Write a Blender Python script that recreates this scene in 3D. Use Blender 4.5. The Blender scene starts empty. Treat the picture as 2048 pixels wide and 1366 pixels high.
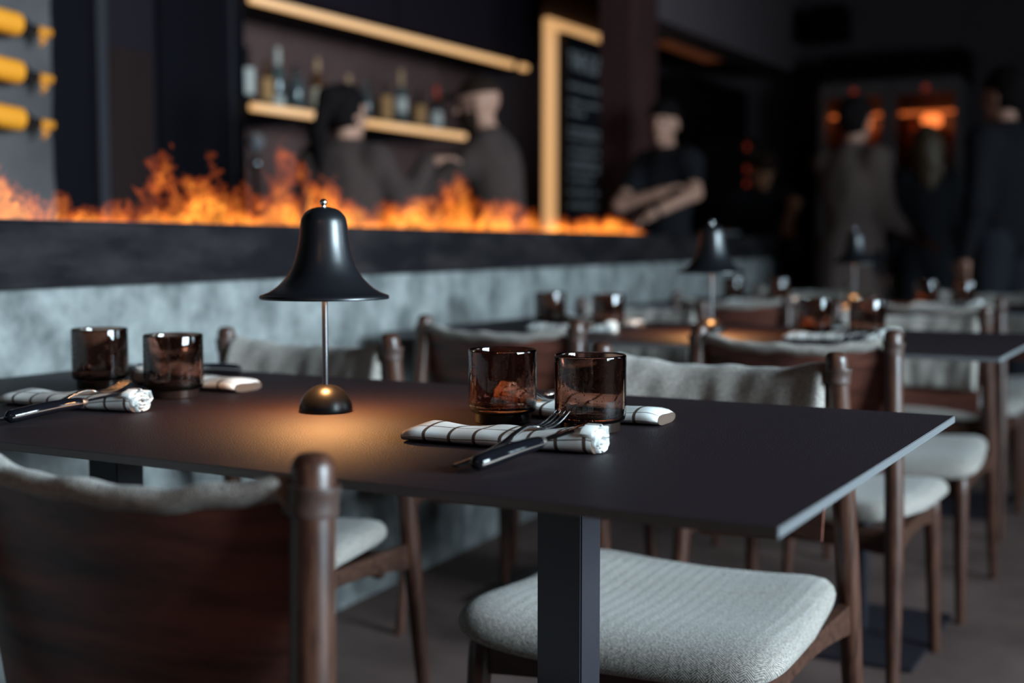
import bpy, bmesh, math, random
import numpy as np
from mathutils import Vector, Matrix, Euler

random.seed(7)
rng = np.random.default_rng(7)
scene = bpy.context.scene
COL = scene.collection
PI = math.pi

# ------------------------------------------------------------------ camera
cam_data = bpy.data.cameras.new('camera')
cam = bpy.data.objects.new('camera', cam_data)
COL.objects.link(cam)
cam_data.sensor_width = 36.0
cam_data.lens = 36.0 * 2545.0 / 2048.0
cam.matrix_world = Matrix((
    (0.873175, -0.037028, 0.486001, 0.0),
    (0.487402, 0.066587, -0.870635, 0.0),
    (-0.000124, 0.997094, 0.076189, 0.987),
    (0, 0, 0, 1)))
cam_data.dof.use_dof = True
cam_data.dof.focus_distance = 1.58
cam_data.dof.aperture_fstop = 2.3
cam_data.clip_start = 0.05
scene.camera = cam

# ------------------------------------------------------------------ world, daylight, exposure
world = bpy.data.worlds.new('world')
scene.world = world
world.use_nodes = True
bg = world.node_tree.nodes['Background']
bg.inputs['Color'].default_value = (0.55, 0.75, 0.95, 1)
bg.inputs['Strength'].default_value = 0.6

def area_light(name, loc, rot, sx, sy, power, color, spread=180):
    d = bpy.data.lights.new(name, 'AREA')
    d.shape = 'RECTANGLE'; d.size = sx; d.size_y = sy
    d.energy = power; d.color = color; d.spread = math.radians(spread)
    o = bpy.data.objects.new(name, d); COL.objects.link(o)
    o.location = loc; o.rotation_euler = rot
    return o
# daylight standing outside the windows of the right-hand wall
DAY = (0.66, 0.87, 1.0)
area_light('window_daylight', (3.62, 1.75, 1.90), (0, PI / 2, 0), 1.8, 2.1, 345, DAY, 105)
area_light('window_daylight', (3.62, 5.30, 1.90), (0, PI / 2, 0), 1.8, 1.9, 70, DAY, 120)

scene.view_settings.view_transform = 'Standard'
scene.view_settings.look = 'None'
scene.view_settings.gamma = 1.0
scene.view_settings.use_curve_mapping = False
scene.view_settings.exposure = 0.0
scene.cycles.use_denoising = True
scene.cycles.transparent_max_bounces = 24
scene.cycles.max_bounces = 8
scene.cycles.transmission_bounces = 10
scene.cycles.sample_clamp_indirect = 4.0
scene.cycles.caustics_refractive = False
scene.cycles.caustics_reflective = False

# ------------------------------------------------------------------ materials
MATS = {}
def N(nt, kind, **kw):
    n = nt.nodes.new(kind)
    for k, v in kw.items():
        setattr(n, k, v)
    return n
def sock(sockets, name, typ='RGBA'):
    return next(s for s in sockets if s.name == name and s.type == typ)
def pm(name, base, rough=0.5, metal=0.0, col2=None, vscale=8.0, stretch=(1, 1, 1), lo=0.35, hi=0.65,
       bump=0.0, bscale=120.0, trans=0.0, ior=1.45, spec=0.5, emis=None, estr=0.0, sheen=0.0, alpha=1.0, coat=0.0, detail=6.0):
    m = bpy.data.materials.new(name); m.use_nodes = True
    nt = m.node_tree; b = nt.nodes['Principled BSDF']
    b.inputs['Base Color'].default_value = (*base, 1)
    b.inputs['Roughness'].default_value = rough
    b.inputs['Metallic'].default_value = metal
    b.inputs['IOR'].default_value = ior
    b.inputs['Specular IOR Level'].default_value = spec
    b.inputs['Transmission Weight'].default_value = trans
    b.inputs['Sheen Weight'].default_value = sheen
    b.inputs['Alpha'].default_value = alpha
    b.inputs['Coat Weight'].default_value = coat
    if emis:
        b.inputs['Emission Color'].default_value = (*emis, 1)
        b.inputs['Emission Strength'].default_value = estr
    tc = N(nt, 'ShaderNodeTexCoord')
    mp = N(nt, 'ShaderNodeMapping')
    mp.inputs['Scale'].default_value = stretch
    nt.links.new(tc.outputs['Object'], mp.inputs['Vector'])
    if col2 is not None:
        no = N(nt, 'ShaderNodeTexNoise')
        no.inputs['Scale'].default_value = vscale
        no.inputs['Detail'].default_value = detail
        no.inputs['Roughness'].default_value = 0.6
        nt.links.new(mp.outputs['Vector'], no.inputs['Vector'])
        mr = N(nt, 'ShaderNodeMapRange')
        mr.inputs['From Min'].default_value = lo; mr.inputs['From Max'].default_value = hi
        nt.links.new(no.outputs['Fac'], mr.inputs['Value'])
        mx = N(nt, 'ShaderNodeMix', data_type='RGBA')
        sock(mx.inputs, 'A').default_value = (*base, 1)
        sock(mx.inputs, 'B').default_value = (*col2, 1)
        nt.links.new(mr.outputs['Result'], mx.inputs[0])
        nt.links.new(sock(mx.outputs, 'Result'), b.inputs['Base Color'])
    if bump > 0:
        n2 = N(nt, 'ShaderNodeTexNoise')
        n2.inputs['Scale'].default_value = bscale
        n2.inputs['Detail'].default_value = 5.0
        nt.links.new(mp.outputs['Vector'], n2.inputs['Vector'])
        bp = N(nt, 'ShaderNodeBump')
        bp.inputs['Strength'].default_value = bump
        bp.inputs['Distance'].default_value = 0.01
        nt.links.new(n2.outputs['Fac'], bp.inputs['Height'])
        nt.links.new(bp.outputs['Normal'], b.inputs['Normal'])
    MATS[name] = m
    return m

def math_node(nt, op, a, b=None):
    n = N(nt, 'ShaderNodeMath', operation=op)
    for i, v in enumerate((a, b)):
        if v is None: continue
        if isinstance(v, (int, float)): n.inputs[i].default_value = v
        else: nt.links.new(v, n.inputs[i])
    return n.outputs[0]

def speckle(name, color, scale, size):
    """sparse light flecks in the laminate"""
    m = MATS[name]; nt = m.node_tree; b = nt.nodes['Principled BSDF']
    src = b.inputs['Base Color'].links[0].from_socket
    tc = N(nt, 'ShaderNodeTexCoord'); vo = N(nt, 'ShaderNodeTexVoronoi'); vo.inputs['Scale'].default_value = scale
    nt.links.new(tc.outputs['Object'], vo.inputs['Vector'])
    sp = N(nt, 'ShaderNodeSeparateColor'); nt.links.new(vo.outputs['Color'], sp.inputs[0])
    f = math_node(nt, 'MULTIPLY', math_node(nt, 'LESS_THAN', vo.outputs['Distance'], size), math_node(nt, 'GREATER_THAN', sp.outputs[0], 0.72))
    mx = N(nt, 'ShaderNodeMix', data_type='RGBA')
    nt.links.new(src, sock(mx.inputs, 'A')); sock(mx.inputs, 'B').default_value = (*color, 1)
    nt.links.new(f, mx.inputs[0]); nt.links.new(sock(mx.outputs, 'Result'), b.inputs['Base Color'])

def herringbone(name, light, dark):
    """woven wool: V-shaped twill lines in columns plus a fuzzy speckle"""
    m = pm(name, light, rough=0.95, spec=0.15, sheen=0.25)
    nt = m.node_tree; b = nt.nodes['Principled BSDF']
    tc = N(nt, 'ShaderNodeTexCoord'); sp = N(nt, 'ShaderNodeSeparateXYZ')
    nt.links.new(tc.outputs['Object'], sp.inputs[0])
    pp = math_node(nt, 'PINGPONG', sp.outputs['X'], 0.011)
    v = math_node(nt, 'ADD', sp.outputs['Y'], sp.outputs['Z'])
    t = math_node(nt, 'MULTIPLY', math_node(nt, 'ADD', v, pp), 2 * PI / 0.0044)
    s = math_node(nt, 'SINE', t)
    no = N(nt, 'ShaderNodeTexNoise'); no.inputs['Scale'].default_value = 300.0; no.inputs['Detail'].default_value = 3.0
    nt.links.new(tc.outputs['Object'], no.inputs['Vector'])
    f = math_node(nt, 'ADD', math_node(nt, 'MULTIPLY', s, 0.34), math_node(nt, 'SUBTRACT', math_node(nt, 'MULTIPLY', no.outputs['Fac'], 1.7), 0.35))
    mx = N(nt, 'ShaderNodeMix', data_type='RGBA')
    sock(mx.inputs, 'A').default_value = (*dark, 1); sock(mx.inputs, 'B').default_value = (*light, 1)
    nt.links.new(f, mx.inputs[0])
    nt.links.new(sock(mx.outputs, 'Result'), b.inputs['Base Color'])
    bp = N(nt, 'ShaderNodeBump'); bp.inputs['Strength'].default_value = 0.5; bp.inputs['Distance'].default_value = 0.0015
    nt.links.new(f, bp.inputs['Height']); nt.links.new(bp.outputs['Normal'], b.inputs['Normal'])
    return m

def plaid(name):
    """white linen with a thin brown windowpane check"""
    m = pm(name, (0.80, 0.79, 0.76), rough=0.95, spec=0.1, bump=0.14, bscale=1100.0)
    nt = m.node_tree; b = nt.nodes['Principled BSDF']
    uv = N(nt, 'ShaderNodeUVMap'); sp = N(nt, 'ShaderNodeSeparateXYZ')
    nt.links.new(uv.outputs[0], sp.inputs[0])
    a = math_node(nt, 'LESS_THAN', math_node(nt, 'FRACT', math_node(nt, 'MULTIPLY', sp.outputs['X'], 1 / 0.034)), 0.13)
    c = math_node(nt, 'LESS_THAN', math_node(nt, 'FRACT', math_node(nt, 'MULTIPLY', sp.outputs['Y'], 1 / 0.040)), 0.055)
    f = math_node(nt, 'MAXIMUM', a, c)
    mx = N(nt, 'ShaderNodeMix', data_type='RGBA')
    sock(mx.inputs, 'A').default_value = (0.80, 0.79, 0.76, 1); sock(mx.inputs, 'B').default_value = (0.10, 0.065, 0.05, 1)
    nt.links.new(f, mx.inputs[0]); nt.links.new(sock(mx.outputs, 'Result'), b.inputs['Base Color'])
    return m

def flame_mat(name, color, strength):
    """a thin sheet of glowing gas: it adds its light to whatever is behind it"""
    m = bpy.data.materials.new(name); m.use_nodes = True
    nt = m.node_tree; nt.nodes.clear()
    out = N(nt, 'ShaderNodeOutputMaterial'); tr = N(nt, 'ShaderNodeBsdfTransparent'); em = N(nt, 'ShaderNodeEmission')
    ad = N(nt, 'ShaderNodeAddShader')
    em.inputs['Color'].default_value = (*color, 1); em.inputs['Strength'].default_value = strength
    nt.links.new(tr.outputs[0], ad.inputs[0]); nt.links.new(em.outputs[0], ad.inputs[1])
    nt.links.new(ad.outputs[0], out.inputs['Surface'])
    MATS[name] = m
    return m

pm('concrete_floor', (0.080, 0.050, 0.044), 0.7, spec=0.3, col2=(0.15, 0.098, 0.086), vscale=2.2, bump=0.12, bscale=60)
pm('plaster', (0.085, 0.088, 0.088), 0.9, col2=(0.30, 0.305, 0.295), vscale=10.5, stretch=(1, 1, 1.0), lo=0.31, hi=0.70, detail=9, bump=0.6, bscale=20, spec=0.2)
pm('plaster_dark', (0.065, 0.056, 0.056), 0.9, col2=(0.105, 0.092, 0.09), vscale=3.0, bump=0.3, bscale=30)
pm('slate', (0.0040, 0.0028, 0.0040), 0.8, spec=0.2, col2=(0.026, 0.020, 0.021), vscale=4.5, stretch=(1, 0.7, 2.2), lo=0.42, hi=0.72, bump=0.5, bscale=14)
pm('dark_wall', (0.034, 0.024, 0.023), 0.85, col2=(0.040, 0.028, 0.026), vscale=2)
pm('back_wall_paint', (0.10, 0.070, 0.078), 0.9, col2=(0.115, 0.082, 0.088), vscale=2)
pm('pillar_brown', (0.085, 0.036, 0.034), 0.6, spec=0.2, col2=(0.055, 0.024, 0.024), vscale=3, stretch=(3, 3, 0.4))
pm('bulkhead_paint', (0.115, 0.080, 0.088), 0.9, col2=(0.125, 0.088, 0.094), vscale=2)
pm('dark_ceiling', (0.026, 0.019, 0.019), 0.9)
pm('black_lacquer', (0.0035, 0.0028, 0.005), 0.6, spec=0.15)
pm('blue_black_panel', (0.013, 0.009, 0.014), 0.6, spec=0.2)
pm('dark_brown_panel', (0.022, 0.0105, 0.0095), 0.6, spec=0.2, col2=(0.014, 0.007, 0.007), vscale=3, stretch=(3, 3, 0.4))
pm('recess_brown', (0.15, 0.080, 0.072), 0.7, col2=(0.115, 0.06, 0.055), vscale=4)
pm('strip_grey', (0.026, 0.022, 0.028), 0.7)
pm('window_frame', (0.03, 0.03, 0.033), 0.5)
pm('walnut', (0.028, 0.009, 0.0055), 0.36, col2=(0.095, 0.038, 0.023), vscale=26, stretch=(6, 6, 0.35), bump=0.05, bscale=90, spec=0.55)
pm('walnut_flat', (0.036, 0.014, 0.009), 0.4, col2=(0.078, 0.033, 0.020), vscale=20, stretch=(0.5, 5, 5), spec=0.5)
pm('saddle_leather', (0.030, 0.010, 0.008), 0.45, col2=(0.17, 0.055, 0.036), vscale=7, stretch=(0.6, 1, 4), bump=0.05, bscale=260, spec=0.5)
pm('strap_leather', (0.075, 0.040, 0.032), 0.45, col2=(0.05, 0.026, 0.02), vscale=40, bump=0.1, bscale=300)
herringbone('wool', (0.54, 0.475, 0.42), (0.105, 0.085, 0.075))
pm('laminate', (0.0100, 0.0032, 0.0060), 0.56, col2=(0.0140, 0.005, 0.0090), vscale=320, bump=0.22, bscale=420, spec=0.5)
speckle('laminate', (0.10, 0.085, 0.09), 190.0, 0.10)
pm('laminate_edge', (0.125, 0.125, 0.13), 0.5)
pm('black_steel', (0.012, 0.010, 0.016), 0.5, col2=(0.017, 0.015, 0.021), vscale=300, bump=0.05, bscale=500, spec=0.6)
pm('lamp_black', (0.007, 0.007, 0.009), 0.33, bump=0.02, bscale=700, spec=0.7)
pm('lamp_base_black', (0.004, 0.004, 0.005), 0.34, bump=0.02, bscale=700, spec=0.3)
pm('lamp_white_inside', (0.75, 0.70, 0.62), 0.6)
pm('chrome', (0.75, 0.76, 0.78), 0.12, metal=1.0)
pm('dark_chrome', (0.36, 0.34, 0.34), 0.16, metal=1.0)
pm('stem_metal', (0.16, 0.155, 0.16), 0.32, metal=1.0)
pm('bolster_steel', (0.62, 0.50, 0.44), 0.35, metal=1.0)
pm('black_resin', (0.005, 0.005, 0.007), 0.07, spec=0.5)
pm('amber_glass', (0.52, 0.315, 0.25), 0.0, trans=1.0, ior=1.5)
pm('glass_bubble', (0.95, 0.80, 0.68), 0.3)
pm('amber_glass_thick', (0.016, 0.009, 0.007), 0.10, spec=0.6)
plaid('checked_linen')
pm('linen_edge', (0.80, 0.79, 0.76), 0.95, spec=0.1, bump=0.14, bscale=1100)
LED = (1.0, 0.50, 0.19)
pm('led_diffuser', (0.5, 0.4, 0.3), 0.6, emis=(1.0, 0.53, 0.19), estr=0.78)
pm('led_backlight', (0.5, 0.4, 0.3), 0.6, emis=(1.0, 0.55, 0.23), estr=0.70)
pm('fill_bulb_glow', (0.8, 0.7, 0.5), 0.6, emis=(1.0, 0.6, 0.25), estr=6.0)
pm('red_indicator', (0.3, 0.03, 0.02), 0.5, emis=(1.0, 0.10, 0.03), estr=0.14)
pm('orange_lamp', (0.3, 0.1, 0.02), 0.5, emis=(1.0, 0.20, 0.045), estr=0.75)
pm('soffit_glow', (0.2, 0.1, 0.05), 0.6, emis=(1.0, 0.30, 0.12), estr=0.055)
pm('chalkboard', (0.008, 0.008, 0.014), 0.8)
pm('chalk', (0.85, 0.85, 0.83), 0.95)
pm('fridge_steel', (0.22, 0.20, 0.205), 0.4, metal=0.6)
pm('fridge_inside', (0.10, 0.05, 0.04), 0.6)
pm('pane_glass', (0.9, 0.9, 0.9), 0.02, trans=1.0, ior=1.05)
pm('meat', (0.30, 0.06, 0.03), 0.55, col2=(0.45, 0.18, 0.10), vscale=9)
pm('skin', (0.56, 0.29, 0.205), 0.55, spec=0.35)
pm('skin_tan', (0.60, 0.29, 0.17), 0.55, spec=0.35)
pm('hair_black', (0.010, 0.007, 0.007), 0.85, spec=0.1)
pm('hair_brown', (0.030, 0.017, 0.012), 0.85, spec=0.1)
pm('hair_blonde', (0.17, 0.105, 0.06), 0.5, col2=(0.04, 0.024, 0.016), vscale=14, stretch=(4, 4, 0.5))
pm('shirt_grey', (0.080, 0.048, 0.041), 0.95, col2=(0.050, 0.031, 0.027), vscale=8)
pm('shirt_black', (0.0045, 0.0038, 0.007), 0.9)
pm('coat_taupe', (0.15, 0.098, 0.086), 0.95, col2=(0.10, 0.068, 0.06), vscale=5)
pm('jacket_navy', (0.0045, 0.0032, 0.006), 0.9)
pm('trousers_dark', (0.013, 0.013, 0.017), 0.9)
pm('denim', (0.022, 0.022, 0.03), 0.9)
pm('eye_dark', (0.02, 0.012, 0.01), 0.2)
pm('lips', (0.25, 0.09, 0.08), 0.5)
pm('white_cloth', (0.6, 0.6, 0.58), 0.9)
pm('porcelain', (0.35, 0.35, 0.37), 0.3)
pm('label_cream', (0.55, 0.46, 0.34), 0.8)
pm('label_white', (0.60, 0.58, 0.53), 0.8)
pm('label_amber', (0.48, 0.25, 0.10), 0.8)
pm('label_yellow', (0.85, 0.30, 0.012), 0.7, emis=None)
pm('foil_yellow', (0.70, 0.24, 0.015), 0.5)
pm('foil_red', (0.55, 0.06, 0.03), 0.5)
pm('foil_tan', (0.50, 0.30, 0.16), 0.5)
pm('foil_white', (0.55, 0.50, 0.44), 0.5)
pm('bottle_dark', (0.012, 0.010, 0.010), 0.15, spec=0.7)
pm('bottle_amber', (0.10, 0.04, 0.015), 0.12, spec=0.7)
pm('bottle_clear', (0.085, 0.105, 0.105), 0.08, spec=0.8)
flame_mat('flame_outer', (1.0, 0.16, 0.025), 0.050)
flame_mat('flame_middle', (1.0, 0.25, 0.03), 0.11)
flame_mat('flame_hot', (1.0, 0.34, 0.04), 0.17)

# ------------------------------------------------------------------ object helpers
def link(o, parent=None):
    COL.objects.link(o)
    if parent is not None: o.parent = parent
    return o
def tag(o, label=None, cat=None, group=None, kind=None):
    if label: o['label'] = label
    if cat: o['category'] = cat
    if group: o['group'] = group
    if kind: o['kind'] = kind
    return o
def thing(name, label, cat, loc=(0, 0, 0), rz=0.0, group=None):
    o = bpy.data.objects.new(name, None); COL.objects.link(o)
    o.empty_display_size = 0.05
    o.location = loc; o.rotation_euler = (0, 0, rz)
    return tag(o, label, cat, group)
def mesh_obj(name, me, mat, parent=None, smooth=True, angle=40):
    if mat is not None and not me.materials: me.materials.append(MATS[mat])
    if smooth:
        me.polygons.foreach_set('use_smooth', [True] * len(me.polygons))
        try: me.set_sharp_from_angle(angle=math.radians(angle))
        except Exception: pass
    return link(bpy.data.objects.new(name, me), parent)
def obj(name, bm, mat, parent=None, smooth=True, angle=40):
    me = bpy.data.meshes.new(name)
    bmesh.ops.recalc_face_normals(bm, faces=bm.faces)
    bm.to_mesh(me); bm.free()
    return mesh_obj(name, me, mat, parent, smooth, angle)
def structure(name, bm, mat, smooth=False, label=None):
    o = obj(name, bm, mat, None, smooth); o['kind'] = 'structure'
    if label: o['label'] = label
    return o
def copy_tree(o, parent=None):
    c = o.copy(); COL.objects.link(c)
    if parent is not None: c.parent = parent
    for ch in list(o.children): copy_tree(ch, c)
    return c

def box(bm, x0, x1, y0, y1, z0, z1, bevel=0.0, mtx=None):
    r = bmesh.ops.create_cube(bm, size=1.0)
    vs = r['verts']
    for v in vs:
        v.co = Vector(((x0 + x1) / 2 + v.co.x * (x1 - x0), (y0 + y1) / 2 + v.co.y * (y1 - y0), (z0 + z1) / 2 + v.co.z * (z1 - z0)))
    if mtx is not None:
        for v in vs: v.co = mtx @ v.co
    if bevel > 0:
        es = list({e for v in vs for e in v.link_edges})
        bmesh.ops.bevel(bm, geom=es, offset=bevel, segments=2, affect='EDGES', clamp_overlap=True)
    return bm
def B(x0, x1, y0, y1, z0, z1, bevel=0.0, mtx=None):
    return box(bmesh.new(), x0, x1, y0, y1, z0, z1, bevel, mtx)

def lathe(profile, seg=32, bm=None, mtx=None):
    """profile [(r, z)] turned about z; r == 0 closes to a point"""
    bm = bm or bmesh.new()
    rings = []
    for r, z in profile:
        if r <= 1e-6: rings.append([bm.verts.new((0, 0, z))])
        else: rings.append([bm.verts.new((r * math.cos(2 * PI * i / seg), r * math.sin(2 * PI * i / seg), z)) for i in range(seg)])
    for a, b in zip(rings, rings[1:]):
        if len(a) == 1 and len(b) == 1: continue
        for i in range(seg):
            j = (i + 1) % seg
            if len(a) == 1: bm.faces.new((a[0], b[i], b[j]))
            elif len(b) == 1: bm.faces.new((a[i], a[j], b[0]))
            else: bm.faces.new((a[i], a[j], b[j], b[i]))
    if mtx is not None:
        for ring in rings:
            for v in ring: v.co = mtx @ v.co
    return bm

def loft(sections, bm=None, cap=True, closed=True):
    """sections: list of equal-length point loops"""
    bm = bm or bmesh.new()
    rs = [[bm.verts.new(p) for p in s] for s in sections]
    n = len(rs[0])
    for a, b in zip(rs, rs[1:]):
        for i in range(n if closed else n - 1):
            j = (i + 1) % n
            bm.faces.new((a[i], a[j], b[j], b[i]))
    if cap and closed:
        bm.faces.new(list(reversed(rs[0]))); bm.faces.new(rs[-1])
    return bm

def tube(path, radii, seg=10, bm=None, flat=1.0, up=(0, 0, 1), cap=True):
    """tube along points; flat scales the section along the 'up' direction"""
    P = [Vector(p) for p in path]
    if isinstance(radii, (int, float)): radii = [radii] * len(P)
    secs = []
    for i, p in enumerate(P):
        t = (P[min(i + 1, len(P) - 1)] - P[max(i - 1, 0)]).normalized()
        u = Vector(up)
        if abs(t.dot(u)) > 0.95: u = Vector((1, 0, 0))
        s = t.cross(u).normalized(); u = s.cross(t).normalized()
        secs.append([p + s * radii[i] * math.cos(2 * PI * k / seg) + u * radii[i] * flat * math.sin(2 * PI * k / seg) for k in range(seg)])
    return loft(secs, bm, cap)

def grid_solid(rows, bm=None):
    """rows: list of closed loops (list of points) joined into a closed skin, end loops capped"""
    return loft(rows, bm, True, True)

# ------------------------------------------------------------------ implicit surfaces (people, flames)
def surface_nets(F, h, origin):
    """F > 0 is inside; returns vertex array and quads"""
    S = F > 0
    nx, ny, nz = F.shape
    acc = np.zeros((nx - 1, ny - 1, nz - 1, 3)); cnt = np.zeros((nx - 1, ny - 1, nz - 1))
    for ax in range(3):
        o1, o2 = [a for a in range(3) if a != ax]
        for d1 in (0, 1):
            for d2 in (0, 1):
                sl0 = [None] * 3; sl1 = [None] * 3
                sl0[ax] = slice(0, F.shape[ax] - 1); sl1[ax] = slice(1, F.shape[ax])
                sl0[o1] = sl1[o1] = slice(d1, F.shape[o1] - 1 + d1)
                sl0[o2] = sl1[o2] = slice(d2, F.shape[o2] - 1 + d2)
                a = F[tuple(sl0)]; b = F[tuple(sl1)]
                cr = (a > 0) != (b > 0)
                t = np.where(cr, a / np.where(cr, a - b, 1.0), 0.0)
                acc[..., ax] += np.where(cr, t, 0); acc[..., o1] += np.where(cr, d1, 0); acc[..., o2] += np.where(cr, d2, 0)
                cnt += cr
    act = cnt > 0
    if not act.any(): return np.zeros((0, 3)), np.zeros((0, 4), int)
    idx = -np.ones(act.shape, int); idx[act] = np.arange(act.sum())
    cells = np.argwhere(act)
    V = (cells + acc[act] / cnt[act][:, None]) * h + np.asarray(origin)
    quads = []
    for ax in range(3):
        o1, o2 = (ax + 1) % 3, (ax + 2) % 3
        sl0 = [slice(1, -1)] * 3; sl1 = [slice(1, -1)] * 3
        sl0[ax] = slice(0, F.shape[ax] - 1); sl1[ax] = slice(1, F.shape[ax])
        a = S[tuple(sl0)]; b = S[tuple(sl1)]
        w = np.argwhere(a != b)
        if len(w) == 0: continue
        flip = a[tuple(w.T)]
        base = w.copy(); base[:, o1] += 1; base[:, o2] += 1
        def cell(d1, d2):
            c = base.copy(); c[:, o1] -= d1; c[:, o2] -= d2
            return idx[c[:, 0], c[:, 1], c[:, 2]]
        q = np.stack([cell(1, 1), cell(0, 1), cell(0, 0), cell(1, 0)], 1)
        q[~flip] = q[~flip][:, ::-1]
        quads.append(q)
    Q = np.concatenate(quads)
    return V, Q[(Q >= 0).all(1)]
def nets_mesh(name, F, h, origin):
    V, Q = surface_nets(F, h, origin)
    me = bpy.data.meshes.new(name)
    me.from_pydata(V.tolist(), [], Q.tolist()); me.update()
    return me
def smin(a, b, k):
    hh = np.clip(0.5 + 0.5 * (b - a) / k, 0, 1)
    return b * (1 - hh) + a * hh - k * hh * (1 - hh)
def sd_cap(X, a, b, ra, rb):
    a = np.asarray(a, float); b = np.asarray(b, float); d = b - a
    t = np.clip(((X - a) @ d) / max(d @ d, 1e-9), 0, 1)
    return np.linalg.norm(X - a - t[..., None] * d, axis=-1) - (ra + (rb - ra) * t)
def sd_ell(X, c, r, rot=None):
    P = X - np.asarray(c, float)
    if rot is not None: P = P @ np.array(rot)
    r = np.asarray(r, float)
    k0 = np.linalg.norm(P / r, axis=-1); k1 = np.linalg.norm(P / (r * r), axis=-1)
    return k0 * (k0 - 1) / np.maximum(k1, 1e-6)
def sd_union(X, prims, k, inflate=0.0):
    """smooth union; each primitive is only evaluated in a window around itself"""
    D = np.full(X.shape[:3], .25)
    o = X[0, 0, 0]; st = X[1, 1, 1] - o; n = np.array(X.shape[:3])
    for p in prims:
        lo, hi = prim_bounds([p], .05 + k + inflate)
        a = np.clip(np.floor((lo - o) / st).astype(int), 0, n); b = np.clip(np.ceil((hi - o) / st).astype(int) + 1, 0, n)
        if (b <= a).any(): continue
        w = tuple(slice(i, j) for i, j in zip(a, b)); Xw = X[w]
        d = sd_cap(Xw, *p[1:5]) if p[0] == 'c' else sd_ell(Xw, *p[1:])
        D[w] = smin(D[w], d, k)
    return D - inflate
def plain_union(X, prims, k):
    D = None
    for p in prims:
        d = sd_cap(X, *p[1:5]) if p[0] == 'c' else sd_ell(X, *p[1:])
        D = d if D is None else smin(D, d, k)
    return D
def sd_grid(lo, hi, h):
    ax = [np.arange(lo[i], hi[i] + h, h) for i in range(3)]
    return np.stack(np.meshgrid(*ax, indexing='ij'), -1)
def prim_bounds(prims, pad):
    lo = np.full(3, 1e9); hi = -lo
    for p in prims:
        if p[0] == 'c':
            for q, r in ((p[1], p[3]), (p[2], p[4])):
                lo = np.minimum(lo, np.array(q) - r); hi = np.maximum(hi, np.array(q) + r)
        else:
            r = max(p[2]); lo = np.minimum(lo, np.array(p[1]) - r); hi = np.maximum(hi, np.array(p[1]) + r)
    return lo - pad, hi + pad
def value_noise(P, seed):
    """smooth 3-D value noise of points P (..., 3)"""
    I = np.floor(P).astype(np.int64); f = P - I; f = f * f * (3 - 2 * f)
    def hsh(i, j, k):
        n = (i * 374761393 + j * 668265263 + k * 2147483647 + seed * 144665) & 0xFFFFFFFF
        n = ((n ^ (n >> 13)) * 1274126177) & 0xFFFFFFFF
        return ((n ^ (n >> 16)) & 0xFFFF) / 65535.0
    out = 0
    for dx in (0, 1):
        for dy in (0, 1):
            for dz in (0, 1):
                w = (f[..., 0] if dx else 1 - f[..., 0]) * (f[..., 1] if dy else 1 - f[..., 1]) * (f[..., 2] if dz else 1 - f[..., 2])
                out = out + w * hsh(I[..., 0] + dx, I[..., 1] + dy, I[..., 2] + dz)
    return out

# ================================================================== the setting
structure('floor', B(-5.3, 3.75, -1.9, 11.4, -0.1, 0.0), 'concrete_floor')
structure('ceiling', B(-5.3, 3.75, -1.9, 11.4, 3.2, 3.3), 'dark_ceiling')
structure('wall_back', B(-5.3, 3.75, 11.0, 11.2, 0, 3.2), 'back_wall_paint')
structure('wall_front', B(-5.3, 3.75, -1.7, -1.5, 0, 3.2), 'dark_wall')
structure('wall_bar', B(-5.2, -5.0, -1.5, 11.0, 0, 3.2), 'dark_wall')
# right-hand wall with two tall windows (their frames are built below)
bm = bmesh.new()
WIN = [(.70, 2.8), (4.35, 6.25)]
WZ0, WZ1 = 1.00, 2.80
box(bm, 3.4, 3.56, -1.5, 11.0, WZ1, 3.2); box(bm, 3.4, 3.56, -1.5, 11.0, 0, WZ0)
ys = [-1.5] + [v for w in WIN for v in w] + [11.0]
for a, b in zip(ys[::2], ys[1::2]): box(bm, 3.4, 3.56, a, b, WZ0, WZ1)
structure('wall_right', bm, 'dark_wall')
for n, (a, b) in enumerate(WIN):
    w = thing('window_%d' % (n + 1), 'tall daylight window with dark mullions in the right wall', None)
    w['kind'] = 'structure'
    bm = bmesh.new()
    for (p, q, r, s) in ((a, b, WZ0, WZ0 + .05), (a, b, WZ1 - .05, WZ1), (a, a + .05, WZ0, WZ1), (b - .05, b, WZ0, WZ1)):
        box(bm, 3.44, 3.51, p, q, r, s)
    obj('window_frame', bm, 'window_frame', w, False)
    k = 4 if n == 0 else 3
    for z in (1.6, 2.1): obj('transom', B(3.45, 3.50, a + .05, b - .05, z - .025, z + .025), 'window_frame', w, False)
    for i in range(1, k):
        y = a + (b - a) * i / k
        obj('mullion', B(3.45, 3.50, y - .035, y + .035, WZ0 + .05, WZ1 - .05), 'window_frame', w, False)

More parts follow.
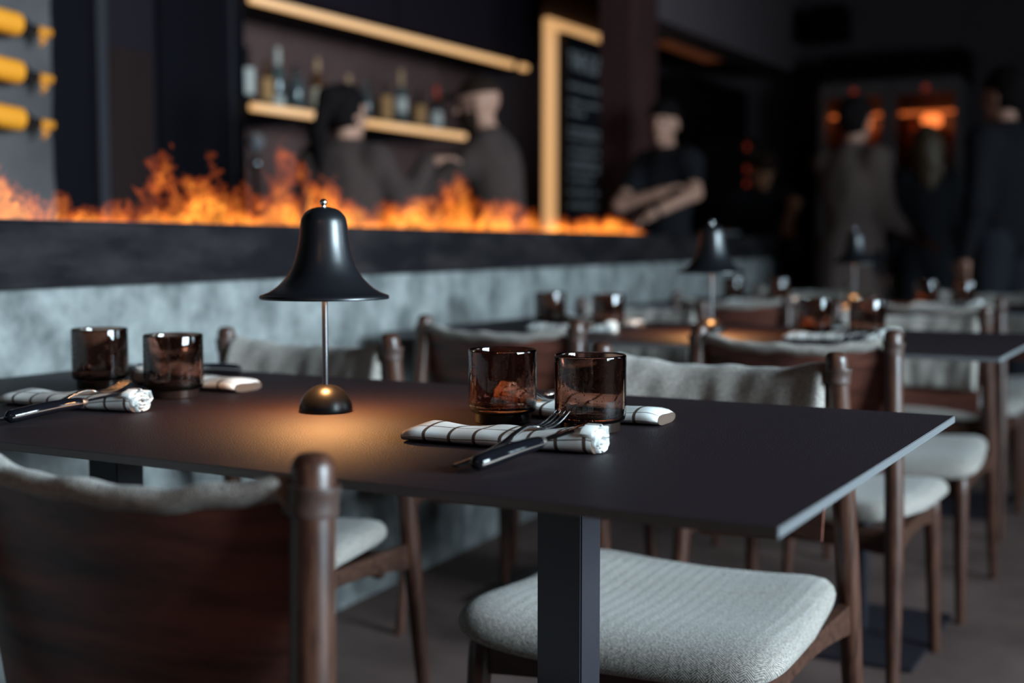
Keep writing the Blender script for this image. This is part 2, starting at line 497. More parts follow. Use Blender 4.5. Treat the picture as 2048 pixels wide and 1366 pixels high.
# half-height plaster wall, 4.2 degrees off the table direction, carrying the slate ledge
wd = Vector((-0.07347, 0.9973, 0)).normalized()        # along the wall
wn = Vector((-wd.y, wd.x, 0))                          # away from the tables, into the bar
W0 = Vector((-1.9, 1.03, 0))
WM = Matrix(((wn.x, wd.x, 0, W0.x), (wn.y, wd.y, 0, W0.y), (0, 0, 1, 0), (0, 0, 0, 1)))   # local x = into bar, y = along wall
o = structure('wall_left', B(0.03, 0.27, -2.3, 6.68, 0, 0.903), 'plaster', label='half-height grey plaster wall under the slate ledge')
o.matrix_world = WM
ledge = thing('slate_ledge', 'long dark slate slab ledge on the plaster half wall with a flame slot', 'ledge')
ledge.matrix_world = WM
bm = bmesh.new()
rr = random.Random(3)
ys = [-2.3 + i * (10.5 / 70) for i in range(71)]
secs = []
for y in ys:
    a = rr.uniform(-.003, .003); b = rr.uniform(-.003, .003)
    secs.append([(0.0 + a, y, 0.906), (0.004 + b, y, 1.026), (0.012, y, 1.031), (0.30, y, 1.031), (0.30, y, 0.904), (0.02, y, 0.903)])
obj('slab', loft(secs), 'slate', ledge, True, 25)
bm = bmesh.new()
for (p, q) in ((0.105, 0.113), (0.187, 0.195)): box(bm, p, q, 0.2, 4.5, 1.031, 1.036)
box(bm, 0.105, 0.195, 0.19, 0.2, 1.031, 1.036); box(bm, 0.105, 0.195, 4.5, 4.51, 1.031, 1.036)
obj('burner_rim', bm, 'black_steel', ledge, False)

# ------------------------------------------------------------------ flames
def make_flames():
    # (distance along the wall, flame height); the fire runs behind the table from the left edge to the pillar
    prof = [(0.35, .08), (0.62, .145), (0.78, .12), (0.9, .04), (1.02, .10), (1.15, .17), (1.32, .16), (1.42, .05), (1.50, .18), (1.60, .27), (1.74, .25),
            (1.92, .10), (2.05, .07), (2.2, .12), (2.35, .15), (2.52, .195), (2.66, .17), (2.78, .12), (2.9, .15), (3.05, .15), (3.2, .09), (3.4, .075), (3.62, .10), (3.8, .12), (4.0, .115), (4.2, .10), (4.42, .06)]
    cuts = [0.3, 0.9, 1.42, 2.05, 2.78, 3.2, 3.62, 4.46]
    px, ph = np.array(prof).T
    h = 0.0065
    words = ['leftmost', 'second', 'third', 'fourth', 'fifth', 'sixth', 'rightmost']
    desc = ['leftmost low curling flames on the ledge below the yellow-labelled bottles',
            'orange flames on the ledge in front of the dark panelling, left of the lit shelf',
            'tall orange flames left of and behind the nearest table lamp shade',
            'flames on the ledge in front of the bartender reaching to the right',
            'bright flames in front of the bearded grey-shirted man',
            'low flames in front of the backlit menu board',
            'rightmost small flames ending beside the black-shirted man']
    for i, (s0, s1) in enumerate(zip(cuts, cuts[1:])):
        X = sd_grid((0.105, s0 - .01, 0.0), (0.195, s1 + .01, 0.27), h)
        s = X[..., 1]; z = X[..., 2]; t = X[..., 0] - 0.15
        # turbulent, rising domain warp
        q = X * np.array([26., 22., 20.])
        wx = value_noise(q * .8, 11) - .5; wy = value_noise(q * .8 + 7.3, 12) - .5; wz = value_noise(q * .8 + 3.1, 13) - .5
        lean = 0.3 * z
        Pw = np.stack([X[..., 0] * 24 + wx * 1.6, (s - lean) * 30 + wy * 4.2, z * 22 + wz * 3.4], -1)
        n = value_noise(Pw, 21) * .60 + value_noise(Pw * 2.1 + 4, 22) * .40
        ridge = 1 - np.abs(2 * n - 1)                     # curling filaments
        blob = value_noise(X * np.array([16., 24., 21.]) + 9, 31)
        big = value_noise(X * np.array([3., 9., 5.]) + 2, 33)
        H = np.interp(s, px, ph)
        env = np.clip(1.0 - z / np.maximum(H, .02), -1.5, 1)
        F = 0.75 * ridge + 0.55 * blob + 0.40 * big + 0.62 * env - .30 * (t / .045) ** 2
        base = F[(z < .6 * H) & (np.abs(t) < .03)]
        levels = [float(np.percentile(base, v)) for v in (40, 62, 81)]
        cut = np.minimum.reduce([(0.046 - np.abs(t)) * 30, (s - s0) * 60, (s1 - s) * 60, (z - .004) * 60])
        e = thing('flame', desc[i], 'flame', group='flames of the linear fire')
        e.matrix_world = WM @ Matrix.Translation((0, 0, 1.031))
        for nm, mt, iso in (('outer_flame', 'flame_outer', levels[0]), ('middle_flame', 'flame_middle', levels[1]), ('hot_core', 'flame_hot', levels[2])):
            me = nets_mesh(nm, np.minimum(F - iso, cut), h, X[0, 0, 0])
            if len(me.polygons): mesh_obj(nm, me, mt, e)['kind'] = 'stuff'
make_flames()

# ================================================================== furniture
# ---- dining chair (front towards local -y, origin on the floor under the seat)
def smooth_path(pts, n):
    pts = np.array(pts, float); t = np.linspace(0, len(pts) - 1, n)
    out = []
    for v in t:
        i = min(int(v), len(pts) - 2); f = v - i
        p0 = pts[max(i - 1, 0)]; p1 = pts[i]; p2 = pts[i + 1]; p3 = pts[min(i + 2, len(pts) - 1)]
        out.append(0.5 * ((2 * p1) + (-p0 + p2) * f + (2 * p0 - 5 * p1 + 4 * p2 - p3) * f * f + (-p0 + 3 * p1 - 3 * p2 + p3) * f ** 3))
    return out

def post_xy(z, sgn):
    """centre line of a rear post at height z: raked, the foot behind the top"""
    y = np.interp(z, [0, .42, .81], [.362, .320, .285])
    x = np.interp(z, [0, .42, .81], [.246, .232, .213])
    return sgn * x, y
def back_y(z):
    """line of the back panel between the posts"""
    return .285 + (z - .785) * .17

def make_chair():
    root = thing('dining_chair', 'x', 'chair')
    # seat cushion: rounded trapezoid, waterfall front, sides turned up a little
    bm = bmesh.new(); nseg = 80; SY = .052
    def outline(a, sc):
        ca, sa = math.cos(a), math.sin(a)
        ex = 2 / 7.0
        x = math.copysign(abs(ca) ** ex, ca); y = math.copysign(abs(sa) ** ex, sa)
        w = 0.270 - 0.034 * (y + 1) / 2
        return x * w * sc, y * 0.236 * sc + SY
    def seat_z(x, y):
        yl = y - SY; f = max(0.0, (-yl - 0.10) / 0.136)
        return 0.428 + 0.012 * (x / .23) ** 2 - 0.012 * f ** 2.2 + 0.006 * max(0, (yl - .05) / .2) + .006 * (abs(x) / .23) ** 3 * max(0, yl / .2) - .006 * math.exp(-((yl + .02) / .1) ** 2)
    rings = [(0.0, 0), (.15, 0), (.3, 0), (.45, 0), (.6, 0), (.74, -.0005), (.85, -.002), (.92, -.006), (.965, -.012), (.99, -.021), (1.0, -.031), (.992, -.041), (.965, -.047), (.9, -.049), (.5, -.049), (0, -.049)]
    loops = []
    for sc, dz in rings:
        if sc == 0:
            loops.append([bm.verts.new((0, SY, seat_z(0, SY) + dz))]); continue
        L = []
        for i in range(nseg):
            x, y = outline(2 * PI * i / nseg, sc)
            L.append(bm.verts.new((x, y, seat_z(x, y) + dz)))
        loops.append(L)
    for a, b in zip(loops, loops[1:]):
        for i in range(nseg):
            j = (i + 1) % nseg
            if len(a) == 1: bm.faces.new((a[0], b[i], b[j]))
            elif len(b) == 1: bm.faces.new((a[j], a[i], b[0]))
            else: bm.faces.new((a[i], a[j], b[j], b[i]))
    obj('seat_cushion', bm, 'wool', root, True, 80)
    for sg in (-1, 1):
        obj('front_leg', lathe([(0, 0), (.011, 0), (.0125, .01), (.017, .20), (.0195, .34), (.019, .373), (.016, .380), (0, .381)], 20,
                               mtx=Matrix(((1, 0, sg * -.03, sg * .232), (0, 1, .06, -.155), (0, 0, 1, 0), (0, 0, 0, 1)))), 'walnut', root)
        zs = [0, .1, .2, .3, .38, .44, .5, .6, .7, .775, .792, .8005, .8060, .8090, .8100]
        rs = [.0120, .0145, .0168, .0190, .0202, .0202, .0198, .0196, .0195, .0195, .0193, .0182, .0158, .0115, .0040]
        secs = []
        for z, r in zip(zs, rs):
            x, y = post_xy(z, sg)
            secs.append([(x + r * math.cos(2 * PI * k / 20), y + r * math.sin(2 * PI * k / 20), z) for k in range(20)])
        obj('back_post', loft(secs), 'walnut', root, True, 50)
        secs = []                                      # side rail with an arched lower edge
        for i in range(13):
            f = i / 12; y = -.12 + f * .435; x = sg * (.218 + .013 * f)
            zt = .377 + .006 * f; zb = zt - .052 + .020 * math.sin(PI * f)
            secs.append([(x - .009, y, zb), (x + .009, y, zb), (x + .009, y, zt), (x - .009, y, zt)])
        obj('side_rail', loft(secs), 'walnut_flat', root, True, 30)
        x, y = post_xy(.772, sg)                       # leather strap round the post
        tilt = Matrix.Rotation(math.radians(7 * sg), 4, 'Y')
        obj('strap', lathe([(.0196, -.013), (.0228, -.0135), (.0236, -.010), (.0226, -.006), (.0226, .006), (.0236, .010), (.0228, .0135), (.0196, .013)], 24, mtx=Matrix.Translation((x, y, .772)) @ tilt), 'strap_leather', root)
        obj('strap_tab', tube([(x, y + .020, .771), (x - sg * .010, y + .024, .770), (x - sg * .028, y + .023, .768)], .012, 8, flat=1.0, up=(0, 0, 1)) if False else
            B(min(x, x - sg * .030), max(x, x - sg * .030), y + .004, y + .010, .757, .783, .001), 'strap_leather', root, False)
    for nm, yc, z0 in (('front_rail', -.13, .323), ('rear_rail', .25, .323)):
        secs = []
        for i in range(11):
            f = i / 10; x = -.215 + .43 * f
            secs.append([(x, yc - .009, z0 + .014 * math.sin(PI * f)), (x, yc + .009, z0 + .014 * math.sin(PI * f)), (x, yc + .009, .377), (x, yc - .009, .377)])
        obj(nm, loft(secs), 'walnut_flat', root, True, 30)
    # curved back panel of saddle leather, bowed backwards
    nx = 33; bow = .040
    rows = []
    for i in range(nx):
        u = -1 + 2 * i / (nx - 1); x = u * .207
        off = bow * (1 - u * u) + .006
        top = .781 - .014 * (1 - u * u); bot = .500 + .010 * (1 - u * u)
        loop = []
        for z in np.linspace(bot, top, 7): loop.append((x, back_y(z) + off + .005, z))
        for z in np.linspace(top, bot, 7): loop.append((x, back_y(z) + off - .003, z))
        rows.append(loop)
    obj('back_panel', loft(rows), 'saddle_leather', root, True, 50)
    # wool back cushion: padded front, its top edge rolled over the panel
    sec = [(-.001, .576), (-.012, .567), (-.026, .573), (-.035, .595), (-.040, .635), (-.039, .68), (-.036, .715), (-.031, .755), (-.024, .775), (-.013, .786), (.001, .789), (.0110, .786), (.0145, .780), (.0138, .772), (.0088, .769), (.0000, .762), (-.002, .70), (-.002, .63)]
    nx = 61; rows = []
    for i in range(nx):
        u = -1 + 2 * i / (nx - 1); x = u * .199
        off = bow * (1 - (x / .207) ** 2) + .006
        e = min(1.0, (1 - abs(u)) / .07); e = math.sqrt(max(0.0, 1 - (1 - e) ** 2)) * .40 + .60
        loop = []
        for d, z in sec:
            wr = 0.0
            if d < -.015:
                wr = .0046 * math.sin(x * 58 + (z - .6) * 30 + 1.3 * math.sin(x * 21)) * (.35 + .65 * math.sin(u * 5 + 1.7) ** 2) + .0016 * math.sin(x * 118 - z * 30)
            hi = 1 if z > .75 else 0
            zz = z + hi * (.0020 * math.sin(x * 38 + 1) + .0012 * math.sin(x * 90)) - .015 * (1 - u * u) * (1 if z > .74 else (max(0, z - .60) / .14)) \
                + hi * .004 * max(0, (abs(u) - .78) / .22) - hi * (.014 * (1 - e) / .40)
            loop.append((x, back_y(zz) + off + d * (e if d < 0 else 1) + wr * e, zz))
        rows.append(loop)
    obj('back_cushion', loft(rows), 'wool', root, True, 75)
    return root

# ---- pedestal table: origin under the centre of the top
TL, TW = 1.571, 0.802
def make_table():
    root = thing('restaurant_table', 'x', 'table')
    bm = B(-TL / 2, TL / 2, -TW / 2, TW / 2, .7400, .7500, .0008)
    o = obj('tabletop', bm, 'laminate', root, False)
    o.data.materials.append(MATS['laminate_edge'])
    for p in o.data.polygons:
        if abs(p.normal.z) < .3: p.material_index = 1
    for sg in (-1, 1):
        x = sg * .395
        obj('column', B(x - .031, x + .031, -.040, .016, .012, .7335, .002), 'black_steel', root, False)
        obj('mounting_plate', B(x - .05, x + .05, -.20, .18, .7335, .7398, .001), 'black_steel', root, False)
        obj('foot_plate', B(x - .20, x + .20, -.265, .235, .002, .012, .002), 'black_steel', root, False)
    return root

# ---- bell-shaped table lamp
def make_lamp():
    root = thing('table_lamp', 'x', 'lamp')
    s = .000711
    prof_px = [(128, 593), (127, 590), (119, 587), (110, 583.7), (99, 577), (90, 569.7), (76, 555.6), (70, 547), (65, 538), (58, 520.5), (54.5, 505), (52, 496), (49.5, 480), (48, 467.8), (46.5, 452), (45.2, 443), (43.6, 437.5), (40.6, 432), (36.2, 426.8), (30.2, 422), (22.5, 418.2), (12, 415.7), (0, 414.9)]
    out = [(r * s, (822 - y) * s) for r, y in prof_px]
    inn = [(max(0, r - .0016), z - (.0012 if r < .03 else .0)) for r, z in out if r > .003]
    prof = [(.0895, .1618)] + [(.0908, .1600)] + [(.0912, .1622)] + out[1:]
    obj('shade', lathe(prof, 64), 'lamp_black', root, True, 60)
    obj('shade_lining', lathe([(.0893, .1612)] + [(r, z - .0014) for r, z in inn[1:]] + [(0, out[-1][1] - .003)], 48), 'lamp_white_inside', root)
    obj('finial', lathe([(0, .2885), (.0026, .2885), (.0026, .291), (.0048, .2932), (.0053, .2958), (.0045, .2985), (.0025, .3002), (0, .3006)], 20), 'chrome', root)
    obj('stem', lathe([(0, .034), (.0042, .034), (.0042, .195), (0, .195)], 20), 'stem_metal', root)
    R0 = .038
    dome = [(0, 0), (.0372, 0), (.0376, .0008)] + [(R0 * math.cos(a), .0015 + .0375 * math.sin(a)) for a in np.linspace(.02, PI / 2 - .1, 14)] + [(0, .039)]
    obj('base', lathe(dome, 48), 'lamp_base_black', root, True, 50)
    obj('lamp_holder', lathe([(0, .195), (.013, .196), (.016, .202), (.016, .250), (.006, .285), (0, .286)], 24), 'lamp_white_inside', root)
    d = bpy.data.lights.new('lamp_light', 'SPOT')
    d.energy = 23; d.color = (1.0, 0.46, 0.16); d.spot_size = math.radians(152); d.spot_blend = 0.9; d.shadow_soft_size = .018
    l = bpy.data.objects.new('lamp_light', d); COL.objects.link(l); l.parent = root; l.location = (0, 0, .193)
    return root

# ---- amber tumbler with seed bubbles in the glass
def make_tumbler():
    root = thing('tumbler', 'x', 'glass')
    foot = [(0, .0012), (.030, .0005), (.0365, 0), (.0382, .0015), (.0384, .0105), (.0384, .0128), (0, .0128)]
    obj('glass_foot', lathe(foot, 72), 'amber_glass_thick', root, True, 40)
    prof = [(0, .0131), (.0388, .0131), (.0405, .0136), (.0440, .0160), (.0452, .020), (.0455, .03), (.0455, .095), (.0452, .0968), (.0444, .0975), (.0436, .0968), (.0433, .095), (.0430, .030), (.0418, .0225), (.036, .0195), (0, .019)]
    obj('glass_body', lathe(prof, 72), 'amber_glass', root, True, 60)
    bm = bmesh.new(); r2 = random.Random(5)
    for i in range(300):
        a = r2.uniform(0, 2 * PI); z = .022 + (.072) * r2.random() ** 1.7; r = .0442
        sz = r2.choice([.0004, .0005, .0007, .0010])
        bmesh.ops.create_icosphere(bm, subdivisions=1, radius=sz, matrix=Matrix.Translation((r * math.cos(a), r * math.sin(a), z)))
    o = obj('seed_bubbles', bm, 'glass_bubble', root); o['kind'] = 'stuff'
    return root

# ---- rolled checked napkin lying along x, fork and knife laid across it
def make_napkin():
    root = thing('napkin', 'x', 'napkin')
    L = .245; n = 30; m = 40
    bm = bmesh.new(); uvl = bm.loops.layers.uv.new('UVMap')
    rows = []; uvs = []
    for i in range(n):
        f = i / (n - 1); x = -L / 2 + L * f
        w = .037 - .013 * f ** 3 - .002 * math.sin(f * 9)
        hgt = .0098 + .0064 * f ** 4.5 + .0006 * math.sin(f * 17)
        end = min(1.0, f / .05, (1 - f) / .02 + .55); w *= .86 + .14 * end; hgt *= .72 + .28 * end
        row = []; ru = []
        for k in range(m):
            a = 2 * PI * k / m
            ca, sa = math.cos(a), math.sin(a); ex = .72
            y = w * math.copysign(abs(ca) ** ex, ca); z = hgt + hgt * math.copysign(abs(sa) ** .8, sa)
            z += .0010 * math.sin(x * 60 + y * 80) * max(0, sa)
            row.append(bm.verts.new((x, y + .004 * math.sin(f * 3), max(z, .0004)))); ru.append((x + .5, a * .030 + .5 + .012 * f))
        rows.append(row); uvs.append(ru)
    for i in range(n - 1):
        for k in range(m):
            j = (k + 1) % m
            fa = bm.faces.new((rows[i][k], rows[i][j], rows[i + 1][j], rows[i + 1][k]))
            vals = (uvs[i][k], (uvs[i][j][0], uvs[i][k][1] + 2 * PI / m * .030), (uvs[i + 1][j][0], uvs[i + 1][k][1] + 2 * PI / m * .030), uvs[i + 1][k])
            for lp, v in zip(fa.loops, vals): lp[uvl].uv = v
    bm.faces.new(rows[0][::-1]); bm.faces.new(rows[-1])
    obj('rolled_cloth', bm, 'checked_linen', root, True, 70)
    # crumpled spiral of cloth layers at the open end, and the folded edge at the other
    secs = []
    pts = []
    turns = 3.4; q = 90
    for i in range(q):
        f = i / (q - 1); a = f * turns * 2 * PI + .4
        r = .0030 + .0132 * f
        wob = 1 + .16 * math.sin(a * 3.3 + 1) + .10 * math.sin(a * 7.1)
        pts.append((r * 1.45 * math.cos(a) * wob, .0165 + r * 1.0 * math.sin(a) * wob))
    bm = bmesh.new(); uvl = bm.loops.layers.uv.new('UVMap')
    x0, x1 = L / 2 - .012, L / 2 + .0065
    prev = None
    for i, (y, z) in enumerate(pts):
        y2, z2 = pts[min(i + 1, q - 1)]; y1, z1 = pts[max(i - 1, 0)]
        t = Vector((y2 - y1, z2 - z1)).normalized(); nn = Vector((-t.y, t.x)) * .0011
        xe = x1 + .0022 * math.sin(i * .55) - .003 * (i / q)
        z = max(z, .0022)
        cur = [bm.verts.new(v) for v in ((x0, y - nn.x, max(z - nn.y, .0005)), (xe, y - nn.x, max(z - nn.y, .0005)), (xe + .0012, y, z), (xe, y + nn.x, max(z + nn.y, .0005)), (x0, y + nn.x, max(z + nn.y, .0005)))]
        if prev:
            for k in range(5):
                kk = (k + 1) % 5
                fa = bm.faces.new((prev[k], prev[kk], cur[kk], cur[k]))
                for lp, v in zip(fa.loops, ((.5, i * .0027), (.51, i * .0027), (.51, i * .0027 + .0027), (.5, i * .0027 + .0027))): lp[uvl].uv = (v[0], v[1] + .01)
        else: bm.faces.new(cur)
        prev = cur
    bm.faces.new(prev[::-1])
    obj('rolled_end', bm, 'checked_linen', root, True, 70)
    return root

def make_fork():
    root = thing('fork', 'x', 'fork')
    path = smooth_path([(0, -.163, .0040), (0, -.12, .0070), (0, -.075, .0150), (0, -.045, .0245), (0, -.022, .0290), (0, -.004, .0268), (0, .004, .0258)], 26)
    secs = []
    for i, p in enumerate(path):
        f = i / 25
        w = np.interp(f, [0, .04, .12, .35, .62, .78, .9, 1], [.0045, .0068, .0074, .0052, .0034, .0040, .0100, .0118]); t = np.interp(f, [0, .3, .7, .85, 1], [.0018, .0022, .0026, .0020, .0014])
        secs.append([Vector(p) + Vector((w * math.cos(2 * PI * k / 12), 0, t * math.sin(2 * PI * k / 12))) for k in range(12)])
    obj('handle', loft(secs), 'dark_chrome', root, True, 60)
    for k in range(4):
        x = (k - 1.5) * .0066
        tp = smooth_path([(x * .95, -.002, .0260), (x, .010, .0250), (x, .026, .0262), (x * .98, .042, .0310), (x * .96, .058, .0385)], 14)
        obj('tine', tube(tp, [.00165] * 6 + [.00155, .0015, .0014, .0013, .0012, .0010, .0008, .0005], 8), 'dark_chrome', root)
    return root

def make_knife():
    root = thing('steak_knife', 'x', 'knife')
    A = Vector((.0, -.105, .0102)); Bq = Vector((.021, .008, .0195))
    d = (Bq - A)
    path = [A + d * f + Vector((.004 * math.sin(PI * f), 0, .0025 * math.sin(PI * f))) for f in np.linspace(0, 1, 22)]
    rad = [float(np.interp(f, [0, .015, .05, .15, .4, .75, .93, 1], [.0028, .0062, .0090, .0100, .0098, .0088, .0084, .0072])) for f in np.linspace(0, 1, 22)]
    obj('handle', tube(path, rad, 16, flat=.92), 'black_resin', root, True, 60)
    # steel spine showing along the camera side of the handle
    side = Vector((d.y, -d.x, 0)).normalized() * -1
    bm = bmesh.new()
    sp = [p - side * (-r * .985) + Vector((0, 0, -.0006)) for p, r in zip(path[1:], rad[1:])]
    obj('spine', tube(sp, .0012, 6, flat=.9), 'bolster_steel', root)
    sp2 = [p - side * (r * .985) + Vector((0, 0, -.0006)) for p, r in zip(path[1:], rad[1:])]
    obj('spine', tube(sp2, .0012, 6, flat=.9), 'bolster_steel', root)
    u = d.normalized()
    obj('bolster', tube([Bq - u * .001, Bq + u * .003, Bq + u * .007, Bq + u * .010], [.0078, .0070, .0060, .0030], 14, flat=.9), 'bolster_steel', root, True, 30)
    bl = [Bq + u * f + Vector((0, 0, f * .012)) for f in (0.006, .02, .05, .08, .095, .104)]
    hw = [.0022, .0062, .0072, .0066, .0044, .0006]
    secs = []
    s = u.cross(Vector((0, 0, 1))).normalized()
    for p, w in zip(bl, hw):
        secs.append([p + s * w + Vector((0, 0, .0002)), p + s * w * .2 + Vector((0, 0, .0011)), p - s * w + Vector((0, 0, .0011)), p - s * w - Vector((0, 0, .0011)), p + s * w * .2 - Vector((0, 0, .0007))])
    obj('blade', loft(secs), 'chrome', root, True, 30)
    return root

PROTO = {}
def place(kind, maker, label, loc, rz, group=None):
    if kind not in PROTO:
        o = maker(); PROTO[kind] = o
    else:
        o = copy_tree(PROTO[kind])
    o.location = loc; o.rotation_euler = (0, 0, rz)
    o['label'] = label
    if group: o['group'] = group
    return o

TABLES = [
    ('nearest', (-1.1025, 1.427)),
    ('middle', (-1.186, 3.212)),
    ('farthest', (-1.262, 5.02)),
]
TD = {'nearest': 'large black laminate table in the foreground with a bell lamp and four place settings',
      'middle': 'second black table along the wall, behind the foreground table',
      'farthest': 'farthest black table along the wall, in front of the standing guests'}
LD = {'nearest': 'black bell-shaped table lamp with silver finial on the foreground table',
      'middle': 'blurred black bell-shaped lamp on the second table, before the slate ledge',
      'farthest': 'small blurred black bell lamp on the farthest table near the taupe coat'}
TN = {'nearest': 'foreground table', 'middle': 'second table', 'farthest': 'farthest table'}
for key, (cx, cy) in TABLES:
    place('table', make_table, TD[key], (cx, cy, 0), 0, 'black pedestal tables')
    place('lamp', make_lamp, LD[key], (cx - .0045, cy + .013, .7502), 0, 'bell table lamps')
    gl = [((.2675, .043), 'amber bubbled tumbler left of the right-hand pair on the %s'),
          ((.4055, .026), 'amber bubbled tumbler right of the right-hand pair on the %s'),
          ((-.5235, .080), 'amber tumbler left of the left-hand pair, by the wall on the %s'),
          ((-.3175, .037), 'amber tumbler right of the left-hand pair, nearer the lamp on the %s')]
    for (dx, dy), lab in gl:
        place('tumbler', make_tumbler, lab % TN[key], (cx + dx, cy + dy, .7502), random.uniform(0, 6), 'amber tumblers on the tables')
    st = [(.3675, -.132, 0.03, 'right-hand near setting'), (.3455, .126, PI + .03, 'right-hand far setting'),
          (-.3525, -.127, 0.05, 'left-hand near setting'), (-.3875, .152, PI - .02, 'left-hand far setting')]
    for dx, dy, rz, where in st:
        c, s_ = math.cos(rz), math.sin(rz)
        def at(u, v): return (cx + dx + c * u - s_ * v, cy + dy + s_ * u + c * v, .7502)
        place('napkin', make_napkin, 'white checked napkin rolled up, %s of the %s' % (where, TN[key]), at(0, 0), rz, 'rolled checked napkins')
        place('fork', make_fork, 'steel fork lying tines up over the napkin, %s of the %s' % (where, TN[key]), at(.048, -.006), rz - .10, 'forks on the tables')
        place('knife', make_knife, 'black-handled steak knife leaning on the napkin, %s of the %s' % (where, TN[key]), at(.062, -.080), rz, 'steak knives on the tables')

CH = [
    ((-.893, 1.133), PI + .03, 'walnut chair seen from behind in the left foreground, brown back panel towards us'),
    ((-.766, 1.802), 0, 'wool-seated walnut chair facing us on the far right of the foreground table'),
    ((-1.657, 1.802), 0, 'walnut chair facing us behind the lamp of the foreground table'),
    ((-.81, 2.985), PI, 'brown-backed walnut chair at the right near side of the second table'),
    ((-1.545, 2.985), PI, 'brown-backed walnut chair at the left near side of the second table'),
    ((-.80, 3.56), .02, 'grey-cushioned walnut chair at the right far side of the second table'),
    ((-1.666, 3.56), 0, 'grey-cushioned walnut chair at the left far side of the second table'),
    ((-1.585, 4.785), PI, 'brown-backed walnut chair at the left near side of the farthest table'),
    ((-.86, 4.785), PI, 'brown-backed walnut chair at the right near side of the farthest table'),
    ((-1.66, 5.38), 0, 'dim walnut chair at the left far side of the farthest table'),
    ((-.88, 5.39), 0, 'dim walnut chair at the right far side of the farthest table'),
]
for (x, y), rz, lab in CH:
    place('chair', make_chair, lab, (x, y, 0), rz, 'walnut dining chairs')

# ---- pendant lamps behind the viewpoint, made up to add warm fill light
for px_, py_, lab in ((-.35, -.75, 'added black fill pendant behind the viewpoint, the one nearer the plaster wall'), (.75, -.75, 'added black fill pendant behind the viewpoint, the one nearer the windows')):
    o = thing('fill_pendant', lab, 'lamp', (px_, py_, 2.05), 0, 'added fill pendants over the aisle')
    obj('shade', lathe([(.15, 0), (.152, .004), (.12, .09), (.07, .16), (.03, .19), (.028, .188), (.066, .157), (.116, .088), (.147, .004)], 40), 'lamp_black', o)
    obj('bulb', lathe([(0, .03), (.02, .036), (.03, .06), (.024, .09), (.014, .115), (0, .118)], 20), 'fill_bulb_glow', o)
    obj('cord', tube([(0, 0, .19), (0, 0, 1.149)], .003, 6), 'black_steel', o)
    d = bpy.data.lights.new('pendant_fill', 'POINT'); d.energy = 5.5; d.color = (1.0, .56, .38); d.shadow_soft_size = .05
    l = bpy.data.objects.new('pendant_fill', d); COL.objects.link(l); l.parent = o; l.location = (0, 0, .0)

# ================================================================== the bar behind the fire
# slab column with bottles hung on it
o = thing('concrete_column', 'rough grey concrete slab column at the left edge carrying wine bottles', 'column')
secs = []
r3 = random.Random(9)
for i in range(40):
    z = 3.2 * i / 39; e = 3.165 + .010 * math.sin(z * 3.1) + r3.uniform(-.006, .006)
    secs.append([(-3.70, 2.2, z), (-3.60, 2.2, z), (-3.60, e - .02, z), (-3.61, e, z), (-3.69, e, z)])
obj('slab', loft(secs), 'plaster_dark', o, True, 30)
def hanging_bottle(z, lab):
    root = thing('wine_bottle', lab, 'bottle', (-3.515, 2.70, z), 0, 'wine bottles hung on the column')
    M = Matrix.Rotation(math.radians(-90), 4, 'X') @ Matrix.Rotation(0, 4, 'Z')
    tl = Matrix.Rotation(math.radians(-4), 4, 'X') @ M
    obj('glass', lathe([(0, 0), (.036, 0), (.038, .004), (.038, .235), (.033, .255), (.018, .283), (.0145, .295), (.0145, .33), (0, .33)], 24, mtx=tl), 'bottle_dark', root)
    obj('label', lathe([(.0386, .03), (.0388, .032), (.0388, .262 - .028), (.0386, .236)], 24, mtx=tl), 'label_yellow', root)
    obj('foil_cap', lathe([(.0150, .318), (.0158, .320), (.0158, .365), (.0150, .372), (0, .373)], 16, mtx=tl), 'foil_yellow', root)
    obj('ribbon', tube([tl @ Vector((0, .012, .34)), tl @ Vector((.004, .03, .345)), tl @ Vector((0, .052, .336))], [.012, .013, .010], 8, flat=.3), 'foil_yellow', root)
    obj('hook', tube([(-.09, .12, -.036), (-.04, .12, -.046), (.0, .12, -.0505), (.035, .12, -.042)], .005, 8), 'black_steel', root)
hanging_bottle(1.728, 'topmost yellow-labelled wine bottle hung sideways on the concrete column')
hanging_bottle(1.572, 'middle yellow-labelled wine bottle hung sideways on the concrete column')
hanging_bottle(1.418, 'lowest yellow-labelled wine bottle hung sideways on the concrete column')

# tall dark cabinets between the column and the lit shelf
o = thing('tall_cabinet', 'black tall cabinet beside the concrete column', 'cabinet', group='tall dark cabinets')
obj('carcass', B(-4.98, -4.42, 3.0, 4.08, 0, 3.19), 'black_lacquer', o, False)
obj('door', B(-4.418, -4.40, 3.01, 3.53, .08, 3.17), 'black_lacquer', o, False); obj('door', B(-4.418, -4.40, 3.54, 4.07, .08, 3.17), 'black_lacquer', o, False)
o = thing('tall_cabinet', 'narrow blue-black tall cabinet with a dark brown inset panel', 'cabinet', group='tall dark cabinets')
obj('carcass', B(-4.98, -4.40, 4.085, 4.455, 0, 3.19), 'blue_black_panel', o, False)
obj('inset_panel', B(-4.399, -4.385, 4.155, 4.425, .1, 1.875), 'dark_brown_panel', o, False)
obj('edge_strip', B(-4.399, -4.38, 4.09, 4.145, .02, 3.15), 'strip_grey', o, False)
o = thing('tall_cabinet', 'wide black tall cabinet left of the lit bottle shelf', 'cabinet', group='tall dark cabinets')
obj('carcass', B(-4.98, -4.40, 4.46, 5.085, 0, 3.19), 'black_lacquer', o, False)
obj('door', B(-4.399, -4.385, 4.47, 4.94, .08, 3.17), 'black_lacquer', o, False)
obj('handle', B(-4.399, -4.372, 4.955, 4.97, .9, 3.1), 'strip_grey', o, False)

